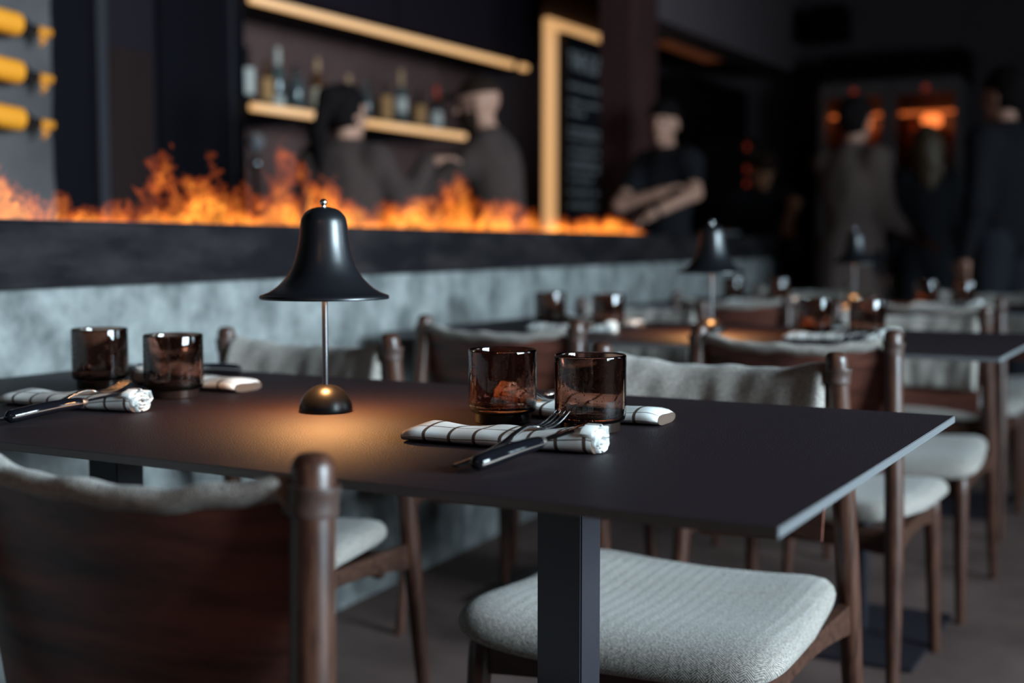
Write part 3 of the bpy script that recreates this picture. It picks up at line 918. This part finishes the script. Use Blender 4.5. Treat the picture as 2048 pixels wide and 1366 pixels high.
# bar niche: back panel, side, wall units above, counter below
bar = thing('bar_niche', 'dark brown lined bar niche behind the bottle shelf', 'niche')
obj('back_panel', B(-4.99, -4.90, 5.09, 8.30, 1.0, 2.28), 'recess_brown', bar, False)
obj('side_panel', B(-4.90, -4.40, 8.30, 8.34, 1.0, 2.28), 'led_backlight' if False else 'bulkhead_paint', bar, False)
obj('top_panel', B(-4.90, -4.44, 5.09, 8.30, 2.255, 2.285), 'black_lacquer', bar, False)
for n, (a, b, w) in enumerate(((5.09, 6.44, 'left'), (6.455, 8.34, 'right'))):
    o = thing('wall_cabinet', 'dark wall cabinet above the bar shelf, %s one of the two' % w, 'cabinet', group='wall cabinets over the bar')
    obj('carcass', B(-4.98, -4.42, a, b, 2.29, 3.19), 'blue_black_panel', o, False)
    obj('door', B(-4.418, -4.40, a + .006, b - .006, 2.30, 3.18), 'blue_black_panel', o, False)
o = thing('back_counter', 'dark back bar counter below the bottle shelf', 'counter')
obj('worktop', B(-4.89, -4.30, 5.10, 8.29, .96, 1.0), 'black_lacquer', o, False)
obj('base_unit', B(-4.88, -4.34, 5.10, 8.29, 0, .96), 'black_lacquer', o, False)
def led(name, lab, x, y0, y1, z, w=.02, hh=.019, extra=None):
    o = thing(name, lab, 'light', group='warm light strips of the bar')
    obj('diffuser', B(x - w, x + w, y0, y1, z - hh, z + hh, .006), 'led_diffuser', o)
    obj('profile', B(x - w - .012, x - w - .001, y0, y1, z - hh, z + hh), 'black_lacquer', o, False)
    if extra: obj('diffuser', B(x - w, x + w, extra[0], extra[1], z - hh, z + hh, .006), 'led_diffuser', o)
    return o
led('light_strip', 'long warm light strip under the wall cabinets, above the bottles', -4.38, 5.11, 7.86, 2.235, extra=(7.96, 8.06))
led('light_strip', 'warm light strip along the front of the bottle shelf', -4.375, 5.10, 7.20, 1.690)
o = thing('bottle_shelf', 'dark shelf carrying spirits bottles in the bar niche', 'shelf')
obj('board', B(-4.89, -4.41, 5.10, 7.32, 1.690, 1.725), 'black_lacquer', o, False)
for y in (5.6, 6.8): obj('bracket', B(-4.895, -4.50, y - .01, y + .01, 1.64, 1.690), 'black_steel', o, False)

def bottle(y, x, h, r, glass, label, cap, lz, lab, caph=.05, neck=.32, round_label=False):
    root = thing('spirits_bottle', lab, 'bottle', (x, y, 1.7255), random.uniform(0, 6), 'spirits bottles on the bar shelf')
    hs = h * (1 - neck)
    obj('glass', lathe([(0, 0), (r * .9, 0), (r, .006), (r, hs * .86), (r * .93, hs * .93), (r * .55, hs * 1.02), (.014, hs * 1.08), (.0135, h - .012), (.0155, h - .010), (.0155, h - .002), (0, h - .002)], 20), glass, root)
    if label: obj('label', lathe([(r * 1.005, lz[0] * h), (r * 1.02, lz[0] * h + .002), (r * 1.02, lz[1] * h - .002), (r * 1.005, lz[1] * h)], 20), label, root)
    if cap: obj('cap', lathe([(.0158, h - caph), (.0175, h - caph + .002), (.0175, h - .001), (.015, h + .002), (0, h + .003)], 16), cap, root)
SB = [
    (5.25, .30, .038, 'bottle_dark', 'label_white', None, (.16, .62), 'leftmost shelf bottle with tall white label, cut by the black cabinet', .04),
    (5.405, .25, .036, 'bottle_amber', 'label_amber', None, (.12, .6), 'short amber-labelled bottle half behind the tall white-capped one', .04),
    (5.50, .325, .037, 'bottle_clear', 'label_white', 'foil_white', (.04, .19), 'tall clear bottle with long white neck foil', .105),
    (5.66, .25, .045, 'bottle_clear', None, 'bottle_dark', None, 'clear bluish bottle with dark stopper left of the cream-labelled one', .04),
    (5.845, .31, .041, 'bottle_amber', 'label_cream', 'foil_tan', (.12, .46), 'bottle with cream label and reddish neck foil', .075),
    (5.985, .19, .034, 'bottle_dark', 'label_cream', None, (.45, .75), 'small dark bottle right of the cream-labelled one', .03),
    (6.14, .25, .044, 'bottle_dark', 'label_white', 'foil_tan', (.30, .50), 'squat bottle with round cap above the woman at the bar', .05),
    (6.32, .24, .034, 'bottle_clear', None, None, None, 'slim clear bottle right of the woman at the bar', .04),
    (6.525, .255, .040, 'bottle_dark', 'label_amber', 'bottle_dark', (.08, .66), 'bottle with tall amber label left of the tan-foiled one', .04),
    (6.69, .345, .039, 'bottle_clear', 'label_white', 'foil_tan', (.24, .50), 'tallest bottle of the right half, tan neck foil and white label', .10),
    (6.90, .25, .039, 'bottle_dark', 'label_amber', None, (.10, .58), 'amber-labelled bottle between the tan-foiled and the red-capped ones', .04),
    (7.10, .29, .038, 'bottle_dark', 'label_white', 'foil_red', (.08, .42), 'rightmost shelf bottle with red cap and white label', .08),
]
for y, h, r, g, l, c, lz, lab, ch in SB: bottle(y, -4.53, h, r, g, l, c, lz, lab, ch)

# tap tower and shaker on the back counter
o = thing('tap_tower', 'slim chrome tap tower on the back counter beside the black cabinet', 'tap', (-4.45, 5.215, 1.0))
obj('base', lathe([(0, 0), (.05, 0), (.05, .012), (.02, .02), (0, .02)], 20), 'chrome', o)
obj('column', lathe([(0, .02), (.014, .02), (.014, .38), (.03, .40), (.03, .42), (.014, .44), (.012, .47), (0, .47)], 20), 'chrome', o)
obj('knob', lathe([(0, .47), (.022, .478), (.042, .505), (.044, .53), (.034, .556), (.016, .57), (0, .572)], 20), 'porcelain', o)
o = thing('cocktail_shaker', 'steel cocktail shaker on the back counter below the right light strip', 'shaker', (-4.45, 6.75, 1.0))
obj('cup', lathe([(0, 0), (.036, 0), (.045, .16), (.043, .165), (0, .165)], 24), 'chrome', o)
obj('lid', lathe([(.043, .165), (.040, .20), (.022, .235), (.020, .262), (.010, .27), (0, .27)], 24), 'chrome', o)

# plaster pier with the backlit menu board
structure('wall_pier', B(-4.98, -4.47, 8.345, 10.98, 0, 3.2), 'bulkhead_paint')
mb = thing('menu_board', 'tall black chalk menu board headed THE CUTS, lit from behind', 'board')
BX = -4.36
obj('panel', B(BX - .03, BX, 8.63, 9.45, 1.02, 2.575, .003), 'chalkboard', mb, False)
obj('backlight', B(-4.468, -4.41, 8.47, 8.60, 1.0, 2.66, .01), 'led_backlight', mb)
obj('backlight', B(-4.468, -4.41, 8.60, 9.46, 2.60, 2.66, .01), 'led_backlight', mb)
def chalk_text(txt, y, z, size, sx):
    cu = bpy.data.curves.new('heading', 'FONT'); cu.body = txt; cu.size = size; cu.extrude = .001
    tmp = bpy.data.objects.new('heading', cu)
    me = bpy.data.meshes.new_from_object(tmp); bpy.data.objects.remove(tmp)
    t = mesh_obj('heading', me, None, mb, False); me.materials.clear(); me.materials.append(MATS['chalk'])
    t.location = (BX + .0015, y, z); t.rotation_euler = (PI / 2, 0, PI / 2); t.scale = (sx, 1, 1)
chalk_text('THE CUTS', 8.69, 2.315, .185, .78)
lines = [(2.17, .66), (2.05, .70), (1.97, .26), (1.845, .60), (1.79, .62), (1.69, .72), (1.61, .66), (1.55, .70), (1.47, .42), (1.37, .52), (1.27, .50)]
r4 = random.Random(2)
for z, w in lines:
    bm = bmesh.new(); y = 8.69
    while y < 8.69 + w:
        l = r4.uniform(.05, .13)
        yy = y
        while yy < min(y + l, 8.69 + w):
            hh = r4.uniform(.018, .034)
            box(bm, BX, BX + .002, yy, yy + .009, z, z + hh)
            if r4.random() < .6: box(bm, BX, BX + .002, yy, yy + .02, z + r4.choice([0, .012, .022]), z + .007 + r4.choice([0, .012, .022]))
            yy += .022
        y += l + .03
    obj('chalk_line', bm, 'chalk', mb, False)['kind'] = 'stuff'

# brown pillar, bulkhead, wine shelving at the far end
o = obj('pillar', B(-3.48, -3.27, 7.37, 7.80, 0, 3.19), 'pillar_brown', None, False)
tag(o, 'square dark brown pillar right of the menu board', 'pillar')
structure('trim_1', B(-3.55, -3.27, 7.81, 10.99, 2.45, 3.2), 'bulkhead_paint', label='pale painted bulkhead beam running to the back wall')
o = thing('wine_shelf', 'tall dark wine shelving under the bulkhead beside the fridges', 'shelf')
for y in (9.55, 10.0, 10.45, 10.9): obj('upright', B(-4.0, -3.72, y - .02, y + .02, 0, 2.33), 'black_lacquer', o, False)
for z in (.3, .7, 1.1, 1.5, 1.9, 2.3): obj('board', B(-4.0, -3.73, 9.55, 10.9, z, z + .025), 'black_lacquer', o, False)
obj('back_panel', B(-4.02, -4.0, 9.55, 10.9, 0, 2.33), 'dark_brown_panel', o, False)
o = thing('soffit_glow_panel', 'orange glowing panel in place of light on the soffit, beside the brown pillar', 'light')
obj('diffuser', B(-3.92, -3.62, 9.25, 10.4, 2.535, 2.55), 'soffit_glow', o, False)  # weak emission stands in for warm light falling on the soffit underside
obj('soffit_board', B(-3.96, -3.57, 9.1, 10.9, 2.551, 2.57), 'dark_brown_panel', o, False)
o = thing('bar_machine', 'dark machine with three red indicator lights behind the ledge', 'machine', (-3.42, 9.72, 0))
obj('body', B(-.20, .12, -.2, .25, 0, 1.82, .01), 'black_lacquer', o, False)
obj('side_trim', B(.121, .128, .10, .16, 1.35, 1.74), 'fridge_steel', o, False)
for z in (1.749, 1.573, 1.461):
    obj('indicator', lathe([(0, 0), (.026, 0), (.026, .006), (.016, .011), (0, .012)], 16, mtx=Matrix.Translation((.12, -.03, z)) @ Matrix.Rotation(PI / 2, 4, 'Y')), 'red_indicator', o)
o = thing('speaker', 'small black loudspeaker mounted high by the bulkhead corner', 'speaker')
obj('case', B(-3.06, -2.80, 10.55, 10.85, 2.68, 2.95, .01), 'black_lacquer', o, False)
obj('bracket', B(-2.95, -2.91, 10.85, 10.99, 2.78, 2.84), 'black_steel', o, False)

# dry-ageing fridge with two glass doors
fr = thing('display_fridge', 'two-door glass display fridge glowing orange against the back wall', 'fridge', (-2.38, 10.45, 0))
FW = .56
bm = bmesh.new()
box(bm, -FW, -FW + .04, .03, .52, .05, 2.30); box(bm, FW - .04, FW, .03, .52, .05, 2.30); box(bm, -FW, FW, .03, .52, 2.26, 2.30); box(bm, -FW, FW, .03, .52, .05, .12); box(bm, -FW, FW, .48, .52, .05, 2.30)
obj('cabinet', bm, 'fridge_steel', fr, False)
obj('top_housing', B(-FW + .02, FW - .01, .04, .54, 2.305, 2.52, .005), 'black_lacquer', fr, False)
obj('plinth', B(-FW + .02, FW - .02, .06, .5, 0, .05), 'black_lacquer', fr, False)
obj('centre_wall', B(-.012, .012, .05, .48, .12, 2.26), 'fridge_inside', fr, False)
for sg in (-1, 1):
    a, b = (-FW, -.004) if sg < 0 else (.004, FW)
    d = obj('door', None or B(a, a + .055, -.01, .028, .10, 2.28, .003), 'fridge_steel', fr, False)
    bm = bmesh.new()
    box(bm, b - .055, b, -.01, .028, .10, 2.28); box(bm, a + .055, b - .055, -.01, .028, 2.17, 2.28); box(bm, a + .055, b - .055, -.01, .028, .10, .18)
    obj('door_frame', bm, 'fridge_steel', d, False)
    obj('pane', B(a + .055, b - .055, .006, .012, .18, 2.17), 'pane_glass', d, False)
    hx = -.05 if sg < 0 else .05
    obj('handle', tube([(hx, -.012, .85), (hx, -.045, .86), (hx, -.045, 1.78), (hx, -.012, 1.79)], .010, 8), 'fridge_steel', d)
    mid = (a + b) / 2
    obj('indicator', lathe([(0, 0), (.026, 0), (.026, .004), (0, .008)], 14, mtx=Matrix.Translation((mid, -.011, 2.215)) @ Matrix.Rotation(PI / 2, 4, 'X')), 'red_indicator', fr)
    obj('lamp_bar', B(a + .06, b - .06, .10, .13, 2.02, 2.045), 'orange_lamp', fr, False)
    for z in (.6, 1.1, 1.55): obj('shelf', B(a + .045, b - .045, .08, .47, z, z + .012), 'fridge_inside', fr, False)
    l = bpy.data.lights.new('fridge_light', 'POINT'); l.energy = .45; l.color = (1, .22, .05); l.shadow_soft_size = .08
    lo = bpy.data.objects.new('fridge_light', l); COL.objects.link(lo); lo.parent = fr; lo.location = (mid, .26, 1.98)
    obj('ceiling_plate', B(a + .045, b - .045, .06, .47, 2.20, 2.21), 'fridge_inside', fr, False)
def meat(x, z, w, h, lab):
    Xg = sd_grid((-w - .03, -.09, -h - .03), (w + .03, .09, h + .03), .013)
    D = sd_ell(Xg, (0, 0, 0), (w, .06, h)) + (value_noise(Xg * 14 + x * 10, 5) - .5) * .05
    o = mesh_obj('cut_of_meat', nets_mesh('cut_of_meat', -D, .013, Xg[0, 0, 0]), 'meat')
    o.location = (-2.38 + x, 10.45 + .27, z)
    tag(o, lab, 'meat', 'cuts of meat in the fridge')
for x, z, w, h, lab in [(-.43, 1.78, .06, .20, 'upright cut of meat at the left end of the fridge'), (-.13, 1.80, .07, .13, 'round cut of meat at the right of the left fridge door'),
                        (.12, 1.30, .05, .16, 'narrow hanging cut left in the right fridge door'), (.11, 1.80, .045, .20, 'upper narrow cut left in the right fridge door'), (.30, 1.86, .11, .09, 'broad cut of meat in the middle of the right fridge door'), (.46, 1.72, .045, .14, 'cut of meat at the right end of the fridge'),
                        (-.30, 1.31, .12, .12, 'large cut on the middle shelf of the left fridge door')]:
    meat(x, z, w, h, lab)

# plate on the ledge end
o = thing('plate', 'pale plate lying on the far end of the slate ledge', 'plate', tuple(WM @ Vector((.14, 5.75, 1.0315))))
obj('dish', lathe([(0, .002), (.07, .002), (.09, .006), (.13, .018), (.132, .020), (.128, .021), (.09, .010), (.07, .006), (0, .006)], 32), 'porcelain', o)

# ================================================================== people
def person(name, label, loc, facing, H, shirt, shirt_mat, trousers_mat, hair, hair_mat, armL, armR, lean=(0, 0), head_turn=0.0, head_tilt=0.0, skin='skin', sleeves='long', hem=.86, female=False, watch=False):
    """armL/armR: (elbow, wrist, hand direction) in world coordinates, or None for hanging"""
    fx, fy = facing; rz = math.atan2(-fx, fy)
    root_m = Matrix.Translation((loc[0], loc[1], 0)) @ Matrix.Rotation(rz, 4, 'Z')
    inv = root_m.inverted()
    S = H / 1.75
    L = lambda p: np.array(inv @ Vector(p))
    lx, ly = lean
    def up(x, y, z):                                   # bend of the trunk above the hips
        t = max(0.0, (z - .95) / .7)
        return np.array([x + lx * t ** 1.2, y + ly * t ** 1.2, z - .35 * (lx * lx + ly * ly) ** .5 * t]) * S
    g = .93 if female else 1.0
    sh = .165 * g
    torso = [('e', up(0, 0, .96), (.165 * S, .118 * S, .13 * S)), ('e', up(0, .005, 1.12), (.142 * g * S, .105 * S, .16 * S)), ('e', up(0, 0, 1.29), (.172 * g * S, .118 * S, .17 * S)),
             ('c', up(-sh + .015, -.005, 1.425), up(sh - .015, -.005, 1.425), .058 * S, .058 * S), ('c', up(0, -.015, 1.40), up(0, 0, 1.47), .075 * S, .058 * S)]
    neck = [('c', up(0, -.01, 1.42), up(0, .012, 1.57), .054 * S, .050 * S)]
    hc = up(0, .025, 1.645)
    T = Matrix.Rotation(head_turn, 3, 'Z') @ Matrix.Rotation(head_tilt, 3, 'X')
    hp = lambda x, y, z: hc + np.array(T @ Vector((x, y, z))) * S
    rot = [list(r) for r in T]
    head = [('e', hp(0, -.008, .025), (.076 * S, .098 * S, .095 * S), rot), ('e', hp(0, .028, -.05), (.056 * S, .062 * S, .068 * S), rot),
            ('c', hp(0, .088, .015), hp(0, .112, -.022), .010 * S, .014 * S), ('e', hp(0, .085, .035), (.05 * S, .014 * S, .010 * S), rot), ('e', hp(0, .085, -.062), (.022 * S, .012 * S, .009 * S), rot), ('c', hp(0, .07, -.095), hp(0, .078, -.10), .018 * S, .016 * S),
            ('e', hp(.078, -.01, -.01), (.010 * S, .020 * S, .032 * S), rot), ('e', hp(-.078, -.01, -.01), (.010 * S, .020 * S, .032 * S), rot)]
    legs = []; shoes = []
    for sg in (-1, 1):
        legs += [('c', np.array([sg * .088, 0, .90]) * S, np.array([sg * .098, .015, .49]) * S, .088 * S, .060 * S), ('c', np.array([sg * .098, .015, .49]) * S, np.array([sg * .10, -.02, .09]) * S, .060 * S, .040 * S)]
        shoes += [('c', np.array([sg * .10, -.035, .05]) * S, np.array([sg * .115, .13, .036]) * S, .042 * S, .034 * S)]
    upper = []; fore = []; hands = []
    for sg, arm in ((-1, armL), (1, armR)):
        s0 = up(sg * (sh + .012), -.005, 1.415)
        if arm is None:
            el = s0 + np.array([sg * .045, -.02, -.30]) * S; wr = el + np.array([sg * .01, .05, -.255]) * S; hd = np.array([0, .12, -1.0])
        else:
            el, wr = L(arm[0]), L(arm[1]); hd = np.array((inv.to_3x3() @ Vector(arm[2])))
        hd = hd / np.linalg.norm(hd)
        upper.append(('c', s0, el, .053 * S, .042 * S)); fore.append(('c', el, wr, .042 * S, .029 * S))
        fd = hd; side = np.cross(fd, [0, 0, 1.0]);
        if np.linalg.norm(side) < .2: side = np.cross(fd, [1.0, 0, 0])
        side /= np.linalg.norm(side); nn = np.cross(side, fd)
        if nn[2] > 0: nn = -nn
        pc = wr + fd * .045 * S
        hands += [('c', wr, wr + fd * .03 * S, .027 * S, .028 * S), ('c', pc - side * .022 * S, pc + side * .022 * S, .020 * S, .020 * S), ('c', pc + fd * .03 * S - side * .026 * S, pc + fd * .03 * S + side * .026 * S, .015 * S, .015 * S)]
        for k, ln in enumerate((.070, .080, .075, .058)):
            b0 = pc + fd * .035 * S + side * (k - 1.5) * .021 * S
            b1 = b0 + fd * ln * .5 * S + nn * .006 * S; b2 = b1 + (fd * .75 + nn * .65) * ln * .5 * S
            hands += [('c', b0, b1, .0095 * S, .0088 * S), ('c', b1, b2, .0088 * S, .0075 * S)]
        t0 = pc - fd * .01 * S - side * .03 * S; t1 = t0 + (fd * .6 - side * .75) * .04 * S; t2 = t1 + (fd * .95 + nn * .3) * .033 * S
        hands += [('c', t0, t1, .0115 * S, .010 * S), ('c', t1, t2, .010 * S, .008 * S)]
    allp = torso + neck + head + legs + shoes + upper + fore
    lo, hi = prim_bounds(allp + hands, .05)
    h = .0105
    X = sd_grid(lo, hi, h)
    D = sd_union(X, torso + legs + upper, .05)
    D = smin(D, sd_union(X, shoes, .03), .03); D = smin(D, sd_union(X, fore, .02), .03)
    D = smin(D, smin(sd_union(X, neck, .02), sd_union(X, head, .018), .025), .03)
    D = smin(D, sd_union(X, hands, .008), .012)
    me = nets_mesh('body', -D, h, X[0, 0, 0])
    root = thing('person', label, 'person', (0, 0, 0), 0, None); root.matrix_world = root_m
    body = mesh_obj('body', me, skin, root)
    # shoes colour on the feet of the one continuous body
    me.materials.append(MATS['hair_black'])
    for p in me.polygons:
        if p.center.z < .10 * S: p.material_index = 1
    # shirt
    sp = torso + upper + (fore if sleeves == 'long' else [])
    if hem < .7: sp = sp + [('c', np.array([0, 0, .92]) * S, np.array([0, 0, hem]) * S, .155 * S, .185 * S)]
    D = sd_union(X, sp, .05, .017)
    rip = value_noise(X * np.array([13., 13., 3.]), 41) - .5
    D = D + rip * .022
    D = np.maximum(D, hem * S - X[..., 2])
    if sleeves != 'long':
        for (_, a, b, ra, rb) in upper:
            ax = (b - a); ln = np.linalg.norm(ax); t = ((X - a) @ ax) / (ln * ln)
            near = sd_cap(X, a, b, .10 * S, .10 * S)
            D = np.where(near < 0, np.maximum(D, (t - .72) * ln), D)
    col = up(0, 0, 1.50)
    neckd = np.linalg.norm(X - hc, axis=-1)
    D = np.maximum(D, .135 * S - neckd)
    mesh_obj(shirt, nets_mesh(shirt, -D, h, X[0, 0, 0]), shirt_mat, root)
    Dt = sd_union(X, [torso[0]] + legs, .05, .013)
    Dt = np.maximum(np.maximum(Dt, X[..., 2] - 1.0 * S), .07 * S - X[..., 2])
    mesh_obj('trousers', nets_mesh('trousers', -Dt, h, X[0, 0, 0]), trousers_mat, root)
    # hair
    XH = sd_grid(hc - np.array([.27, .27, .46]) * S, hc + np.array([.22, .22, .20]) * S, .009)
    P = (XH - hc) @ np.array(rot) / S                  # head coordinates
    Dh = sd_ell(P, (0, -.012, .03), (.091, .112, .120))
    Dh = Dh + (value_noise(P * 38, 6) - .5) * .010
    face = np.maximum(P[..., 1] - .035, -(P[..., 2] - .062) ) if False else None
    keep = np.minimum((.034 if not female else .045) - P[..., 2], P[..., 1] + (.012 if not female else -.012))     # cut away the face region: front of the ears and below the hairline
    Dh = np.maximum(Dh, keep)
    Dh = np.maximum(Dh, -.085 - P[..., 2])
    if hair in ('long', 'ponytail'):
        if hair == 'long':
            Q = [('c', (0, -.06, .02), (0, -.09, -.20), .085, .075), ('c', (.05, -.05, -.02), (.07, -.07, -.26), .05, .04), ('c', (-.05, -.05, -.02), (-.07, -.07, -.26), .05, .04), ('c', (0, -.09, -.18), (0, -.10, -.36), .075, .03)]
        else:
            Q = [('e', (0, -.10, .075), (.055, .055, .05)), ('c', (0, -.13, .07), (-.02, -.17, -.10), .045, .04), ('c', (-.02, -.17, -.10), (-.03, -.15, -.30), .04, .018)]
        Dl = plain_union(P, Q, .03) + (value_noise(P * np.array([40, 40, 8.]), 8) - .5) * .02
        Dh = smin(Dh, np.maximum(Dl, P[..., 1] - .0), .015)
    Dh = Dh * S
    if hair != 'cap':
        mesh_obj('hair', nets_mesh('hair', -Dh, .009, XH[0, 0, 0]), hair_mat, root)
    else:
        Dc = np.maximum(sd_ell(P, (0, -.008, .035), (.090, .108, .098)), .045 - P[..., 2])
        brim = np.maximum(sd_ell(P, (0, .10, .052), (.075, .085, .012)), -1)
        mesh_obj('cap', nets_mesh('cap', -np.minimum(Dc, brim) * S, .009, XH[0, 0, 0]), hair_mat, root)
        Db = np.maximum(np.maximum(sd_ell(P, (0, .030, -.055), (.066, .078, .080)), P[..., 2] + .035), .0 - P[..., 1])
        mesh_obj('beard', nets_mesh('beard', -Db * S, .009, XH[0, 0, 0]), 'hair_brown', root)
    for sg in (-1, 1):
        c = hp(sg * .030, .082, .012)
        o = obj('eye', lathe([(0, -.010), (.007, -.007), (.010, 0), (.007, .007), (0, .010)], 10, mtx=Matrix.Translation(Vector(c)) @ Matrix.Scale(S, 4)), 'eye_dark', root)
    c = hp(0, .092, -.062)
    obj('lips', tube([hp(-.022, .082, -.062), hp(0, .098, -.062), hp(.022, .082, -.062)], [.003, .007, .003], 8, flat=.7), 'lips', root)
    if watch:
        el, wr = L(armL[0]), L(armL[1]); ax = (wr - el) / np.linalg.norm(wr - el)
        obj('wristwatch', tube([wr - ax * .035, wr - ax * .012], .036 * S, 14), 'black_steel', root)
    return root

F_ = Vector((-.487, .873)); Rr = Vector((.873, .487))
def face(r, f): v = Rr * r + F_ * f; return (v.x, v.y)
person('person', 'woman in a dark shirt with tied hair, seen from behind, reaching right at the bar', (-3.52, 4.75), face(.2, .95), 1.68, 'shirt', 'shirt_grey', 'trousers_dark', 'ponytail', 'hair_black',
       None, ((-3.28, 4.86, 1.16), (-3.20, 4.95, 1.36), (.9, .5, .25)), head_turn=-.5, female=True)
person('person', 'bearded man in a cap and grey shirt standing in profile facing left behind the fire', (-3.16, 5.58), face(-.95, .15), 1.83, 'shirt', 'shirt_grey', 'trousers_dark', 'cap', 'hair_brown',
       ((-3.50, 5.22, 1.19), (-3.70, 5.30, 1.08), (-.9, .2, -.1)), ((-3.42, 5.72, 1.18), (-3.68, 5.52, 1.08), (-.9, -.2, -.1)), lean=(0, .10), head_tilt=-.12)
person('person', 'young man in a black T-shirt with folded forearms at the right end of the flames', (-2.90, 7.07), face(-.62, -.6), 1.80, 't_shirt', 'shirt_black', 'trousers_dark', 'short', 'hair_black',
       ((-2.667, 6.925, 1.278), (-2.814, 6.655, 1.158), (-.5, -.7, -.4)), ((-3.07, 6.78, 1.21), (-2.83, 6.79, 1.278), (.75, .3, .35)), sleeves='short', watch=True, head_turn=.25)
person('person', 'man in black bending over the far end of the slate ledge, forearm propped on it', (-2.98, 8.95), face(.15, -.95), 1.72, 't_shirt', 'shirt_black', 'trousers_dark', 'short', 'hair_brown',
       ((-2.62, 8.72, 1.27), (-2.60, 8.50, 1.085), (.3, -.8, -.25)), None, lean=(.08, .36), head_tilt=-.5, sleeves='short', skin='skin_tan')
person('person', 'guest in a long taupe coat seen from behind in front of the left fridge door', (-1.86, 7.30), face(.75, .65), 1.79, 'coat', 'coat_taupe', 'trousers_dark', 'short', 'hair_black',
       ((-1.80, 7.58, 1.16), (-1.63, 7.66, 1.05), (.8, .3, -.2)), ((-1.66, 7.28, 1.15), (-1.52, 7.42, 1.02), (.7, .5, -.3)), hem=.42)
person('person', 'woman with long blonde-brown hair and dark clothes before the right fridge door', (-1.61, 8.08), face(.15, 1), 1.68, 'jacket', 'shirt_black', 'trousers_dark', 'long', 'hair_blonde',
       None, None, female=True, hem=.80)
person('person', 'man in a dark navy jacket and jeans at the right edge, facing left', (-1.03, 7.22), face(-.45, .9), 1.88, 'jacket', 'jacket_navy', 'denim', 'short', 'hair_black',
       None, None, hem=.84, head_turn=.15)
